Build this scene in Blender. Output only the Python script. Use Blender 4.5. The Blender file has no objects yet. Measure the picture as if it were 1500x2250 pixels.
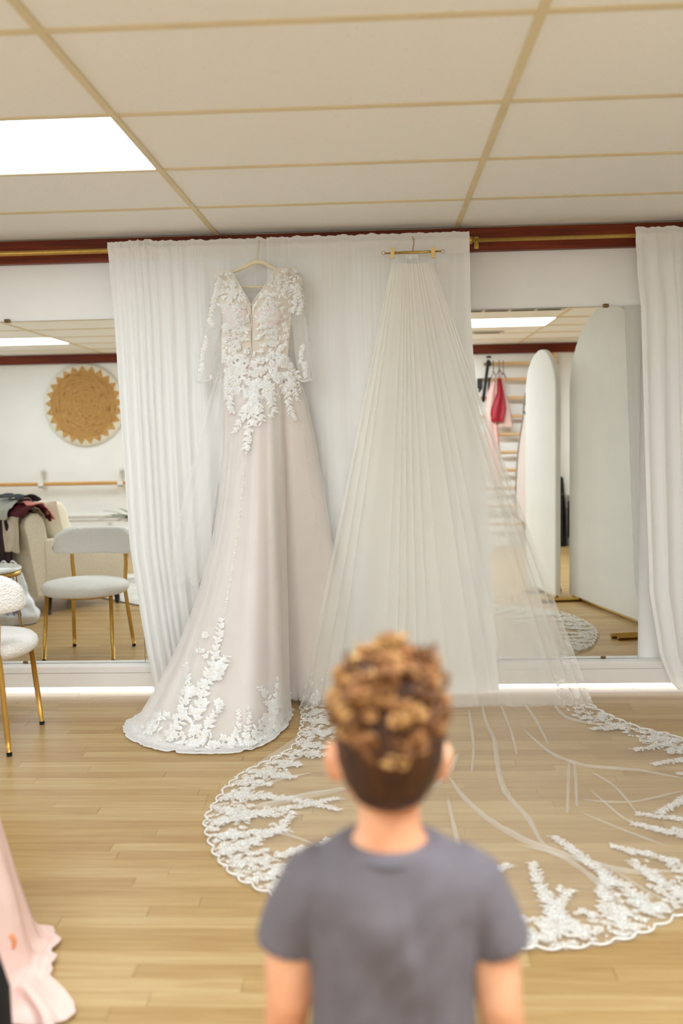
import bpy, bmesh, math, random
from mathutils import Vector, Matrix, noise as mnoise
from mathutils.bvhtree import BVHTree

rnd = random.Random(7)
SC = bpy.context.scene
COL = SC.collection
PI = math.pi

# ------------------------------------------------------------------ camera
F_PX, YAW, PITCH, ROLL = 1984.18, .044095, .0976437, -.0201416
CAM = Vector((0, -4.647119, 1.40086))
_w = Vector((-math.sin(YAW) * math.cos(PITCH), math.cos(YAW) * math.cos(PITCH), -math.sin(PITCH)))
_r = Vector((math.cos(YAW), math.sin(YAW), 0)); _u = _r.cross(_w)
_c, _s = math.cos(ROLL), math.sin(ROLL)
_r, _u = _c * _r + _s * _u, -_s * _r + _c * _u
cam_data = bpy.data.cameras.new('camera')
cam_data.sensor_fit = 'VERTICAL'; cam_data.sensor_height = 36.0
cam_data.lens = F_PX / 2250 * 36
cam_data.dof.use_dof = True
cam_data.dof.focus_distance = 4.55
cam_data.dof.aperture_fstop = 1.55
cam_data.clip_start = .05
cam = bpy.data.objects.new('camera', cam_data); COL.objects.link(cam)
cam.matrix_world = Matrix(((_r.x, _u.x, -_w.x, CAM.x), (_r.y, _u.y, -_w.y, CAM.y), (_r.z, _u.z, -_w.z, CAM.z), (0, 0, 0, 1)))
SC.camera = cam

# ------------------------------------------------------------------ light and exposure
world = bpy.data.worlds.new('world'); SC.world = world; world.use_nodes = True
world.node_tree.nodes['Background'].inputs[0].default_value = (.8, .85, .9, 1)
world.node_tree.nodes['Background'].inputs[1].default_value = .2
PANEL_STRENGTH = 12.5              # ceiling panels, the seen ones and the unseen added ones
STRIP_STRENGTH = 2.6              # light leaking out under the plinth
SC.view_settings.view_transform = 'Standard'
SC.view_settings.look = 'None'
SC.view_settings.gamma = 1
SC.view_settings.use_curve_mapping = False
SC.view_settings.exposure = 0.77
SC.cycles.max_bounces = 9
SC.cycles.diffuse_bounces = 4
SC.cycles.glossy_bounces = 4
SC.cycles.transmission_bounces = 4
SC.cycles.transparent_max_bounces = 24
SC.cycles.use_adaptive_sampling = True
SC.cycles.adaptive_threshold = .06
SC.cycles.use_light_tree = False
SC.cycles.caustics_reflective = True     # the mirror wall throws light back into the room
SC.cycles.sample_clamp_indirect = 6.0
SC.cycles.caustics_refractive = False

# added cool daylight through an assumed, unseen window of the side wall
wl = bpy.data.lights.new('added_daylight', 'AREA'); wl.shape = 'RECTANGLE'; wl.size = 3.0; wl.size_y = 1.5
wl.energy = 25; wl.color = (.84, .95, 1.0)
wlo = bpy.data.objects.new('added_daylight', wl); COL.objects.link(wlo)
wlo.location = (-5.62, -3.3, 1.50); wlo.rotation_euler = (0, -PI / 2, 0); wlo.rotation_euler = (PI / 2, 0, -PI / 2)

# ------------------------------------------------------------------ measures of the place
H = 2.370            # ceiling
YW = .069            # face of the mirrors on the front wall; the plinth front is Y = 0
YB = -5.974          # back wall
XLW, XRW = -5.3, 3.6 # side walls
TX, TY = 1.2192, .6096
GX, GY = -.8158, -.5318   # a crossing of the ceiling grid
TILT = .0072         # the mirrors lean back a little

def at(px, py, Y):
    d = _w + _r * ((px - 750) / F_PX) - _u * ((py - 1125) / F_PX)
    return CAM + d * ((Y - CAM.y) / d.y)
def fl(px, py, z=0.0):
    d = _w + _r * ((px - 750) / F_PX) - _u * ((py - 1125) / F_PX)
    return CAM + d * ((z - CAM.z) / d.z)

# ------------------------------------------------------------------ helpers
def lin(c):
    out = []
    for v in c[:3]:
        v /= 255.
        out.append(v / 12.92 if v <= .04045 else ((v + .055) / 1.055) ** 2.4)
    return (*out, 1)

class MB:
    def __init__(s): s.v = []; s.f = []
    def add(s, vs, fs):
        o = len(s.v); s.v += [tuple(v) for v in vs]; s.f += [tuple(i + o for i in f) for f in fs]
        return s
    def box(s, x0, x1, y0, y1, z0, z1, b=0):
        if b <= 0:
            vs = [(x, y, z) for z in (z0, z1) for y in (y0, y1) for x in (x0, x1)]
            return s.add(vs, [(0, 2, 3, 1), (4, 5, 7, 6), (0, 1, 5, 4), (2, 6, 7, 3), (0, 4, 6, 2), (1, 3, 7, 5)])
        bm = bmesh.new(); bmesh.ops.create_cube(bm, size=1)
        for v in bm.verts:
            v.co = Vector((x0 if v.co.x < 0 else x1, y0 if v.co.y < 0 else y1, z0 if v.co.z < 0 else z1))
        bmesh.ops.bevel(bm, geom=bm.edges[:], offset=b, segments=2, affect='EDGES', profile=.6)
        bm.verts.index_update()
        s.add([v.co for v in bm.verts], [[v.index for v in f.verts] for f in bm.faces]); bm.free()
        return s
    def grid(s, P, closed=False):
        R, N = len(P), len(P[0]); fs = []
        for i in range(R - 1):
            for j in range(N if closed else N - 1):
                k = (j + 1) % N
                fs.append((i * N + j, i * N + k, (i + 1) * N + k, (i + 1) * N + j))
        return s.add([p for row in P for p in row], fs)
    def tube(s, pts, r, n=8, cap=True):
        pts = [Vector(p) for p in pts]; rr = r if isinstance(r, (list, tuple)) else [r] * len(pts)
        up = None; P = []
        for i, p in enumerate(pts):
            t = (pts[min(i + 1, len(pts) - 1)] - pts[max(i - 1, 0)])
            if t.length < 1e-9: t = Vector((0, 0, 1))
            t.normalize()
            if up is None:
                up = Vector((0, 0, 1)) if abs(t.z) < .9 else Vector((1, 0, 0))
            a = t.cross(up)
            if a.length < 1e-6: a = t.orthogonal()
            a.normalize(); up = a.cross(t).normalized()
            P.append([p + (a * math.cos(2 * PI * k / n) + up * math.sin(2 * PI * k / n)) * rr[i] for k in range(n)])
        s.grid(P, True)
        if cap:
            o = len(s.v) - len(pts) * n
            s.f.append(tuple(o + k for k in range(n)))
            s.f.append(tuple(o + (len(pts) - 1) * n + k for k in reversed(range(n))))
        return s
    def lathe(s, prof, c=(0, 0, 0), n=32, sx=1, sy=1):
        c = Vector(c); P = []
        for r, z in prof:
            P.append([c + Vector((r * sx * math.cos(2 * PI * k / n), r * sy * math.sin(2 * PI * k / n), z)) for k in range(n)])
        s.grid(P, True); o = len(s.v) - len(P) * n
        s.f.append(tuple(o + k for k in reversed(range(n))))
        s.f.append(tuple(o + (len(P) - 1) * n + k for k in range(n)))
        return s
    def ball(s, c, r, n=8, m=6, sc=(1, 1, 1)):
        c = Vector(c); P = []
        for i in range(m + 1):
            a = PI * i / m; rr = max(math.sin(a), 1e-3) * r
            P.append([c + Vector((rr * math.cos(2 * PI * k / n) * sc[0], rr * math.sin(2 * PI * k / n) * sc[1], -math.cos(a) * r * sc[2])) for k in range(n)])
        return s.grid(P, True)
    def mesh(s, name, off=(0, 0, 0)):
        me = bpy.data.meshes.new(name); ox, oy, oz = off
        me.from_pydata([(v[0] - ox, v[1] - oy, v[2] - oz) for v in s.v], [], s.f); me.update()
        return me

BASE = {}
def link(o, parent=None):
    COL.objects.link(o)
    if parent is not None:
        o.parent = parent
    return o
def root_loc(o):
    while o.parent is not None: o = o.parent
    return o.location
def build(name, mb, mat, parent=None, smooth=False, kind=None, origin=None, label=None):
    off = Vector((0, 0, 0)) if parent is None else Vector(root_loc(parent))
    if parent is None and origin is not None: off = Vector(origin)
    me = mb.mesh(name, off) if isinstance(mb, MB) else mb
    if mat is not None: me.materials.append(mat)
    if smooth:
        for p in me.polygons: p.use_smooth = True
    o = bpy.data.objects.new(name, me); link(o, parent)
    if parent is None and origin is not None: o.location = origin
    if kind: o['kind'] = kind
    if label: o['label'] = label
    return o
def tag(o, label, cat, group=None, kind=None):
    o['label'] = label; o['category'] = cat
    if group: o['group'] = group
    if kind: o['kind'] = kind
    return o
def thing(name, label, cat, loc=(0, 0, 0), group=None):
    o = bpy.data.objects.new(name, None); COL.objects.link(o); o.location = loc; o.empty_display_size = .1
    return tag(o, label, cat, group)
def struct(name, mb, mat, label=None, smooth=False):
    o = build(name, mb, mat, None, smooth); o['kind'] = 'structure'
    if label: o['label'] = label
    return o
def autosmooth(o, ang=40):
    me = o.data
    bm = bmesh.new(); bm.from_mesh(me)
    for e in bm.edges:
        if len(e.link_faces) == 2 and e.calc_face_angle(0) > math.radians(ang): e.smooth = False
    for f in bm.faces: f.smooth = True
    bm.to_mesh(me); bm.free()
    return o
def remesh(o, voxel, smooth_it=4):
    m = o.modifiers.new('r', 'REMESH'); m.mode = 'VOXEL'; m.voxel_size = voxel; m.use_smooth_shade = True
    s = o.modifiers.new('s', 'SMOOTH'); s.factor = .5; s.iterations = smooth_it
    dg = bpy.context.evaluated_depsgraph_get()
    me = bpy.data.meshes.new_from_object(o.evaluated_get(dg)); me.name = o.data.name
    mats = list(o.data.materials); o.modifiers.clear(); o.data = me
    if not me.materials:
        for k in mats: me.materials.append(k)
    for p in me.polygons: p.use_smooth = True
    return o

# ------------------------------------------------------------------ materials
def new_mat(name):
    m = bpy.data.materials.new(name); m.use_nodes = True
    nt = m.node_tree; return m, nt, nt.nodes['Principled BSDF'], nt.nodes['Material Output']
def N(nt, t, **kw):
    n = nt.nodes.new(t)
    for k, v in kw.items(): setattr(n, k, v)
    return n
def pmat(name, col, rough=.6, var=0., vscale=8., bump=0., bscale=60., bdist=.004, metal=0., spec=.4, sheen=0., alpha=1., stretch=(1, 1, 1), sub=0., vcol=None):
    m, nt, b, out = new_mat(name)
    b.inputs['Base Color'].default_value = lin(col); b.inputs['Roughness'].default_value = rough
    b.inputs['Metallic'].default_value = metal; b.inputs['Specular IOR Level'].default_value = spec
    b.inputs['Sheen Weight'].default_value = sheen; b.inputs['Alpha'].default_value = alpha
    if sub:
        b.inputs['Subsurface Weight'].default_value = sub; b.inputs['Subsurface Radius'].default_value = (.012, .005, .003)
        b.inputs['Subsurface Scale'].default_value = 1.
    tc = N(nt, 'ShaderNodeTexCoord'); mp = N(nt, 'ShaderNodeMapping'); mp.inputs['Scale'].default_value = stretch
    nt.links.new(tc.outputs['Object'], mp.inputs['Vector'])
    if var:
        no = N(nt, 'ShaderNodeTexNoise'); no.inputs['Scale'].default_value = vscale; no.inputs['Detail'].default_value = 5
        nt.links.new(mp.outputs[0], no.inputs['Vector'])
        mx = N(nt, 'ShaderNodeMix', data_type='RGBA')
        c2 = vcol if vcol else tuple(max(0, c * (1 - var)) for c in col)
        mx.inputs['A'].default_value = lin(c2); mx.inputs['B'].default_value = lin(col)
        rp = N(nt, 'ShaderNodeMapRange'); rp.inputs['From Min'].default_value = .3; rp.inputs['From Max'].default_value = .7
        nt.links.new(no.outputs['Fac'], rp.inputs['Value']); nt.links.new(rp.outputs[0], mx.inputs['Factor'])
        nt.links.new(mx.outputs['Result'], b.inputs['Base Color'])
    if bump:
        n2 = N(nt, 'ShaderNodeTexNoise'); n2.inputs['Scale'].default_value = bscale; n2.inputs['Detail'].default_value = 4
        nt.links.new(mp.outputs[0], n2.inputs['Vector'])
        bp = N(nt, 'ShaderNodeBump'); bp.inputs['Strength'].default_value = bump; bp.inputs['Distance'].default_value = bdist
        nt.links.new(n2.outputs['Fac'], bp.inputs['Height']); nt.links.new(bp.outputs[0], b.inputs['Normal'])
    return m
def emat(name, col, strength):
    m, nt, b, out = new_mat(name); nt.nodes.remove(b)
    e = N(nt, 'ShaderNodeEmission'); e.inputs[0].default_value = (*col, 1); e.inputs[1].default_value = strength
    nt.links.new(e.outputs[0], out.inputs[0]); return m
def cloth_mat(name, col, transl=.3, alpha=1., rough=.8, weave=900., fac_edge=0., attr=None, var=0.):
    """woven cloth: diffuse + translucent, optionally thin (see-through, denser where it turns away)."""
    m, nt, b, out = new_mat(name); nt.nodes.remove(b)
    d = N(nt, 'ShaderNodeBsdfDiffuse'); t = N(nt, 'ShaderNodeBsdfTranslucent')
    d.inputs[0].default_value = lin(col); t.inputs[0].default_value = lin(col)
    if var:
        tc = N(nt, 'ShaderNodeTexCoord'); no = N(nt, 'ShaderNodeTexNoise'); no.inputs['Scale'].default_value = 5
        nt.links.new(tc.outputs['Object'], no.inputs['Vector'])
        mx = N(nt, 'ShaderNodeMix', data_type='RGBA'); mx.inputs['A'].default_value = lin(tuple(c * (1 - var) for c in col)); mx.inputs['B'].default_value = lin(col)
        nt.links.new(no.outputs['Fac'], mx.inputs['Factor'])
        nt.links.new(mx.outputs['Result'], d.inputs[0]); nt.links.new(mx.outputs['Result'], t.inputs[0])
    ms = N(nt, 'ShaderNodeMixShader'); ms.inputs[0].default_value = transl
    nt.links.new(d.outputs[0], ms.inputs[1]); nt.links.new(t.outputs[0], ms.inputs[2])
    last = ms
    if alpha < 1 or attr:
        tr = N(nt, 'ShaderNodeBsdfTransparent'); m2 = N(nt, 'ShaderNodeMixShader')
        nt.links.new(tr.outputs[0], m2.inputs[1]); nt.links.new(ms.outputs[0], m2.inputs[2])
        lw = N(nt, 'ShaderNodeLayerWeight'); lw.inputs['Blend'].default_value = .5
        ma = N(nt, 'ShaderNodeMath', operation='MULTIPLY_ADD'); ma.use_clamp = True
        nt.links.new(lw.outputs['Facing'], ma.inputs[0]); ma.inputs[1].default_value = fac_edge
        if attr:
            at_ = N(nt, 'ShaderNodeAttribute'); at_.attribute_name = attr
            nt.links.new(at_.outputs['Fac'], ma.inputs[2])
        else:
            ma.inputs[2].default_value = alpha
        nt.links.new(ma.outputs[0], m2.inputs[0]); last = m2
    nt.links.new(last.outputs[0], out.inputs[0])
    return m

def lace_mat(name, c1, c2, a_lo, a_hi, scale):
    """embroidered lace: motif tint varies thread by thread, openwork between the stitches."""
    m, nt, b, out = new_mat(name); nt.nodes.remove(b)
    ge = N(nt, 'ShaderNodeNewGeometry'); mx = N(nt, 'ShaderNodeMix', data_type='RGBA'); mx.inputs['A'].default_value = lin(c1); mx.inputs['B'].default_value = lin(c2)
    nt.links.new(ge.outputs['Random Per Island'], mx.inputs['Factor'])
    d = N(nt, 'ShaderNodeBsdfDiffuse'); t = N(nt, 'ShaderNodeBsdfTranslucent'); ms = N(nt, 'ShaderNodeMixShader'); ms.inputs[0].default_value = .2
    nt.links.new(mx.outputs['Result'], d.inputs[0]); nt.links.new(mx.outputs['Result'], t.inputs[0]); nt.links.new(d.outputs[0], ms.inputs[1]); nt.links.new(t.outputs[0], ms.inputs[2])
    vo = N(nt, 'ShaderNodeTexNoise'); vo.inputs['Scale'].default_value = scale; vo.inputs['Detail'].default_value = 2; nt.links.new(ge.outputs['Position'], vo.inputs['Vector'])
    mr = N(nt, 'ShaderNodeMapRange'); mr.inputs['From Min'].default_value = .38; mr.inputs['From Max'].default_value = .62; mr.inputs['To Min'].default_value = a_lo; mr.inputs['To Max'].default_value = a_hi
    nt.links.new(vo.outputs['Fac'], mr.inputs['Value'])
    tr = N(nt, 'ShaderNodeBsdfTransparent'); m2 = N(nt, 'ShaderNodeMixShader'); nt.links.new(mr.outputs[0], m2.inputs[0]); nt.links.new(tr.outputs[0], m2.inputs[1]); nt.links.new(ms.outputs[0], m2.inputs[2])
    nt.links.new(m2.outputs[0], out.inputs[0]); return m

def wood_floor_mat():
    m, nt, b, out = new_mat('oak_boards')
    oi = N(nt, 'ShaderNodeObjectInfo'); ge = N(nt, 'ShaderNodeNewGeometry')
    ad = N(nt, 'ShaderNodeMath', operation='ADD'); nt.links.new(oi.outputs['Random'], ad.inputs[0]); nt.links.new(ge.outputs['Random Per Island'], ad.inputs[1])
    fr = N(nt, 'ShaderNodeMath', operation='FRACT'); nt.links.new(ad.outputs[0], fr.inputs[0])
    mu = N(nt, 'ShaderNodeMath', operation='MULTIPLY'); nt.links.new(fr.outputs[0], mu.inputs[0]); mu.inputs[1].default_value = 37.
    cb = N(nt, 'ShaderNodeCombineXYZ'); nt.links.new(mu.outputs[0], cb.inputs[0]); nt.links.new(mu.outputs[0], cb.inputs[2])
    va = N(nt, 'ShaderNodeVectorMath', operation='ADD'); nt.links.new(ge.outputs['Position'], va.inputs[0]); nt.links.new(cb.outputs[0], va.inputs[1])
    mp = N(nt, 'ShaderNodeMapping'); mp.inputs['Scale'].default_value = (1.6, 34, 1); nt.links.new(va.outputs[0], mp.inputs['Vector'])
    no = N(nt, 'ShaderNodeTexNoise'); no.inputs['Scale'].default_value = 2.2; no.inputs['Detail'].default_value = 6; no.inputs['Distortion'].default_value = .6
    nt.links.new(mp.outputs[0], no.inputs['Vector'])
    cr = N(nt, 'ShaderNodeValToRGB'); e = cr.color_ramp.elements
    e[0].position = 0.; e[0].color = lin((168, 134, 84)); e[1].position = 1.; e[1].color = lin((188, 159, 111))
    x = cr.color_ramp.elements.new(.5); x.color = lin((178, 147, 97))
    nt.links.new(fr.outputs[0], cr.inputs[0])
    cg = N(nt, 'ShaderNodeValToRGB'); cg.color_ramp.elements[0].position = .32; cg.color_ramp.elements[0].color = (.78, .68, .56, 1); cg.color_ramp.elements[1].position = .62; cg.color_ramp.elements[1].color = (1, 1, 1, 1)
    nt.links.new(no.outputs['Fac'], cg.inputs[0])
    mx = N(nt, 'ShaderNodeMix', data_type='RGBA', blend_type='MULTIPLY'); mx.inputs['Factor'].default_value = .75
    nt.links.new(cr.outputs[0], mx.inputs['A']); nt.links.new(cg.outputs[0], mx.inputs['B'])
    nt.links.new(mx.outputs['Result'], b.inputs['Base Color'])
    b.inputs['Roughness'].default_value = .34; b.inputs['Specular IOR Level'].default_value = .35
    bp = N(nt, 'ShaderNodeBump'); bp.inputs['Strength'].default_value = .08; bp.inputs['Distance'].default_value = .002
    nt.links.new(no.outputs['Fac'], bp.inputs['Height']); nt.links.new(bp.outputs[0], b.inputs['Normal'])
    return m
def tile_mat():
    m, nt, b, out = new_mat('mineral_tile')
    ge = N(nt, 'ShaderNodeNewGeometry'); oi = N(nt, 'ShaderNodeObjectInfo')
    n1 = N(nt, 'ShaderNodeTexNoise'); n1.inputs['Scale'].default_value = 85; n1.inputs['Detail'].default_value = 3
    nt.links.new(ge.outputs['Position'], n1.inputs['Vector'])
    cr = N(nt, 'ShaderNodeValToRGB'); cr.color_ramp.elements[0].position = .25; cr.color_ramp.elements[0].color = lin((230, 224, 214))
    cr.color_ramp.elements[1].position = .36; cr.color_ramp.elements[1].color = lin((248, 245, 239))
    nt.links.new(n1.outputs['Fac'], cr.inputs[0])
    hs = N(nt, 'ShaderNodeHueSaturation'); mr = N(nt, 'ShaderNodeMapRange'); mr.inputs['To Min'].default_value = .975; mr.inputs['To Max'].default_value = 1.02
    nt.links.new(oi.outputs['Random'], mr.inputs['Value']); nt.links.new(mr.outputs[0], hs.inputs['Value']); nt.links.new(cr.outputs[0], hs.inputs['Color'])
    nt.links.new(hs.outputs[0], b.inputs['Base Color']); b.inputs['Roughness'].default_value = .9; b.inputs['Specular IOR Level'].default_value = .1
    bp = N(nt, 'ShaderNodeBump'); bp.inputs['Strength'].default_value = .35; bp.inputs['Distance'].default_value = .003
    nt.links.new(n1.outputs['Fac'], bp.inputs['Height']); nt.links.new(bp.outputs[0], b.inputs['Normal'])
    return m
def boucle_mat(name, col):
    m, nt, b, out = new_mat(name)
    tc = N(nt, 'ShaderNodeTexCoord'); vo = N(nt, 'ShaderNodeTexVoronoi'); vo.inputs['Scale'].default_value = 130
    no = N(nt, 'ShaderNodeTexNoise'); no.inputs['Scale'].default_value = 60
    nt.links.new(tc.outputs['Object'], no.inputs['Vector']); nt.links.new(tc.outputs['Object'], vo.inputs['Vector'])
    mx = N(nt, 'ShaderNodeMath', operation='ADD'); nt.links.new(vo.outputs['Distance'], mx.inputs[0]); nt.links.new(no.outputs['Fac'], mx.inputs[1])
    bp = N(nt, 'ShaderNodeBump'); bp.inputs['Strength'].default_value = .6; bp.inputs['Distance'].default_value = .006
    nt.links.new(mx.outputs[0], bp.inputs['Height']); nt.links.new(bp.outputs[0], b.inputs['Normal'])
    b.inputs['Base Color'].default_value = lin(col); b.inputs['Roughness'].default_value = .95; b.inputs['Sheen Weight'].default_value = .3; b.inputs['Specular IOR Level'].default_value = .1
    return m
def wood_mat(name, c1, c2, rough=.45, stretch=(2, 30, 30), scale=2.):
    m, nt, b, out = new_mat(name)
    tc = N(nt, 'ShaderNodeTexCoord'); mp = N(nt, 'ShaderNodeMapping'); mp.inputs['Scale'].default_value = stretch
    nt.links.new(tc.outputs['Object'], mp.inputs['Vector'])
    no = N(nt, 'ShaderNodeTexNoise'); no.inputs['Scale'].default_value = scale; no.inputs['Detail'].default_value = 6; no.inputs['Distortion'].default_value = .5
    nt.links.new(mp.outputs[0], no.inputs['Vector'])
    cr = N(nt, 'ShaderNodeValToRGB'); cr.color_ramp.elements[0].position = .3; cr.color_ramp.elements[0].color = lin(c1); cr.color_ramp.elements[1].position = .7; cr.color_ramp.elements[1].color = lin(c2)
    nt.links.new(no.outputs['Fac'], cr.inputs[0]); nt.links.new(cr.outputs[0], b.inputs['Base Color'])
    b.inputs['Roughness'].default_value = rough; b.inputs['Specular IOR Level'].default_value = .3
    return m
def island_mat(name, cols, rough=.6, bump=0., sheen=0.):
    m, nt, b, out = new_mat(name); ge = N(nt, 'ShaderNodeNewGeometry'); cr = N(nt, 'ShaderNodeValToRGB')
    cr.color_ramp.elements[0].color = lin(cols[0]); cr.color_ramp.elements[1].color = lin(cols[-1])
    for i, c in enumerate(cols[1:-1]): cr.color_ramp.elements.new((i + 1) / (len(cols) - 1)).color = lin(c)
    nt.links.new(ge.outputs['Random Per Island'], cr.inputs[0]); nt.links.new(cr.outputs[0], b.inputs['Base Color'])
    b.inputs['Roughness'].default_value = rough; b.inputs['Specular IOR Level'].default_value = .3
    if bump:
        tc = N(nt, 'ShaderNodeTexCoord'); no = N(nt, 'ShaderNodeTexNoise'); no.inputs['Scale'].default_value = 260; no.inputs['Detail'].default_value = 2
        nt.links.new(tc.outputs['Object'], no.inputs['Vector']); bp = N(nt, 'ShaderNodeBump'); bp.inputs['Strength'].default_value = bump; bp.inputs['Distance'].default_value = .002
        nt.links.new(no.outputs['Fac'], bp.inputs['Height']); nt.links.new(bp.outputs[0], b.inputs['Normal'])
    return m

M = dict(
    floor=wood_floor_mat(), tile=tile_mat(),
    sub=pmat('subfloor', (96, 66, 38), .8),
    wall=pmat('painted_wall', (248, 245, 240), .85, var=.02, vscale=3, bump=.06, bscale=120, spec=.2),
    white=pmat('white_gloss_paint', (240, 234, 227), .45, var=.02, vscale=5, spec=.4),
    tee=pmat('cream_grid_steel', (230, 212, 170), .5, var=.05, vscale=4),
    beam=wood_mat('redwood_beam', (84, 26, 6), (136, 54, 16), .42, (1.2, 22, 22)),
    gold=pmat('brushed_gold', (206, 168, 92), .3, metal=1., var=.06, vscale=30),
    goldleg=pmat('gold_lacquer', (204, 160, 82), .35, metal=.75, var=.05, vscale=20),
    black=pmat('black_plastic', (16, 16, 18), .5, var=.2),
    dark=wood_mat('dark_walnut', (36, 20, 14), (58, 34, 24), .4),
    rubber=pmat('black_rubber', (14, 12, 11), .7),
    bar=wood_mat('pale_ash', (214, 172, 118), (236, 204, 158), .45, (2, 40, 40)),
    barre=wood_mat('golden_oak', (196, 138, 70), (222, 170, 98), .4, (2, 40, 40)),
    boucle=boucle_mat('boucle', (246, 240, 232)),
    linen=pmat('cream_linen', (232, 219, 196), .9, var=.06, vscale=120, bump=.25, bscale=420, bdist=.002, spec=.1, stretch=(1, 1, .4)),
    pillow=pmat('cream_cotton', (236, 224, 200), .9, bump=.3, bscale=30, spec=.1),
    curtain=cloth_mat('sheer_curtain', (252, 250, 246), .24, 1.),
    hem=cloth_mat('curtain_heading', (250, 247, 242), .24, 1.),
    panel=pmat('stretch_fabric', (240, 239, 233), .85, bump=.12, bscale=6, bdist=.02, spec=.1, var=.02, vscale=4),
    skirt=cloth_mat('blush_tulle_skirt', (236, 223, 212), .16, 1., var=.05),
    overskirt=cloth_mat('white_tulle_overlay', (254, 252, 249), .4, .26, fac_edge=.4),
    bodice=cloth_mat('nude_bodice_mesh', (248, 236, 220), .25, .86),
    cup=cloth_mat('lining', (244, 232, 228), .2, 1.),
    sleeve=cloth_mat('sheer_sleeve_mesh', (250, 246, 240), .3, .20, fac_edge=.25),
    lace=lace_mat('white_lace', (247, 241, 232), (255, 255, 254), .78, 1., 420), cord=cloth_mat('lace_cord', (250, 247, 241), .2, 1.),
    vlace=lace_mat('veil_lace', (238, 230, 218), (255, 253, 249), .22, .85, 300),
    tulle=cloth_mat('veil_tulle', (254, 251, 243), .5, .5, fac_edge=.12, attr='tulle_weight'),
    bead=pmat('crystal_bead', (255, 252, 246), .12, spec=1.),
    hanger=pmat('cream_velvet', (236, 222, 186), .7, var=.04, vscale=20),
    clipwood=wood_mat('clip_wood', (232, 196, 120), (246, 216, 150), .5),
    acrylic=pmat('clear_comb', (244, 246, 246), .1, spec=.8, alpha=.35),
    skin=pmat('skin', (222, 168, 132), .55, var=.10, vscale=9, vcol=(206, 136, 96), sub=.12, spec=.3),
    shirt=pmat('grey_jersey', (102, 94, 96), .92, var=.06, vscale=14, bump=.12, bscale=500, bdist=.001, spec=.1, sheen=.1),
    rib=pmat('grey_rib', (98, 92, 95), .92, bump=.3, bscale=300, spec=.1),
    pants=pmat('black_leggings', (20, 19, 21), .85),
    scalp=wood_mat('brown_hair', (30, 14, 5), (76, 40, 16), .45, (40, 40, 5), 3.),
    curls=island_mat('golden_curls', [(72, 40, 18), (122, 76, 38), (160, 110, 60), (192, 146, 88), (136, 88, 44), (86, 48, 20)], .45, .5),
    shoe=pmat('white_canvas', (220, 216, 210), .8),
    satin=pmat('pink_satin', (240, 204, 190), .42, var=.05, vscale=6, bump=.1, bscale=12, bdist=.01, spec=.4),
    satin_in=pmat('peach_ribbon', (232, 150, 98), .5),
    pink=cloth_mat('pale_pink_cotton', (240, 196, 186), .2, 1.),
    pink2=cloth_mat('blush_voile', (238, 206, 196), .25, 1.),
    red=pmat('red_satin', (150, 14, 30), .5, spec=.4),
    maroon=pmat('maroon_fleece', (84, 14, 28), .9, bump=.2, bscale=60),
    maroon2=pmat('dark_plum_fleece', (44, 10, 18), .9, bump=.2, bscale=60),
    rose=pmat('rose_knit', (214, 134, 124), .9, bump=.2, bscale=60),
    cream=pmat('cream_knit', (226, 212, 192), .95, bump=.4, bscale=50, stretch=(1, 1, .15)),
    greyk=pmat('pale_grey_knit', (196, 196, 188), .95, bump=.4, bscale=40),
    charcoal=pmat('charcoal_fleece', (66, 70, 76), .95, bump=.3, bscale=40),
    straw=None, strawpale=pmat('bleached_raffia', (238, 230, 212), .9, bump=.3, bscale=90),
    pinkboard=pmat('pale_mauve_canvas', (222, 206, 198), .85, bump=.1, bscale=40),
    ink=pmat('black_print', (14, 12, 12), .6),
    plastic=pmat('white_carrier_plastic', (236, 238, 240), .35, var=.05, vscale=12, bump=.5, bscale=22, bdist=.02, spec=.5),
    bluep=pmat('blue_print', (48, 70, 130), .5),
    marble=pmat('white_marble', (238, 236, 230), .2, var=.08, vscale=9),
    leaf=island_mat('eucalyptus_leaf', [(74, 92, 66), (110, 126, 92), (138, 150, 116)], .6),
    pot=pmat('sand_ceramic', (226, 208, 172), .6),
    rug=pmat('pale_grey_rug', (212, 206, 196), .95, var=.12, vscale=7, bump=.4, bscale=160, spec=.05),
    mesh_grille=pmat('grey_vent_metal', (206, 198, 184), .5), ventdark=pmat('vent_dark', (52, 42, 30), .7),
    brassy=pmat('bronze_vent', (96, 78, 46), .4, metal=.6),
    clip=pmat('bronze_clip', (120, 92, 58), .4, metal=.7),
    strip_light=emat('gap_light', (.97, .99, 1.), STRIP_STRENGTH),
)
def mirror_mat():
    m, nt, b, out = new_mat('mirror_silver'); nt.nodes.remove(b)
    g = N(nt, 'ShaderNodeBsdfGlossy'); g.inputs['Color'].default_value = (.89, .905, .88, 1); g.inputs['Roughness'].default_value = 0.
    nt.links.new(g.outputs[0], out.inputs[0]); return m
M['mirror'] = mirror_mat()
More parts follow.
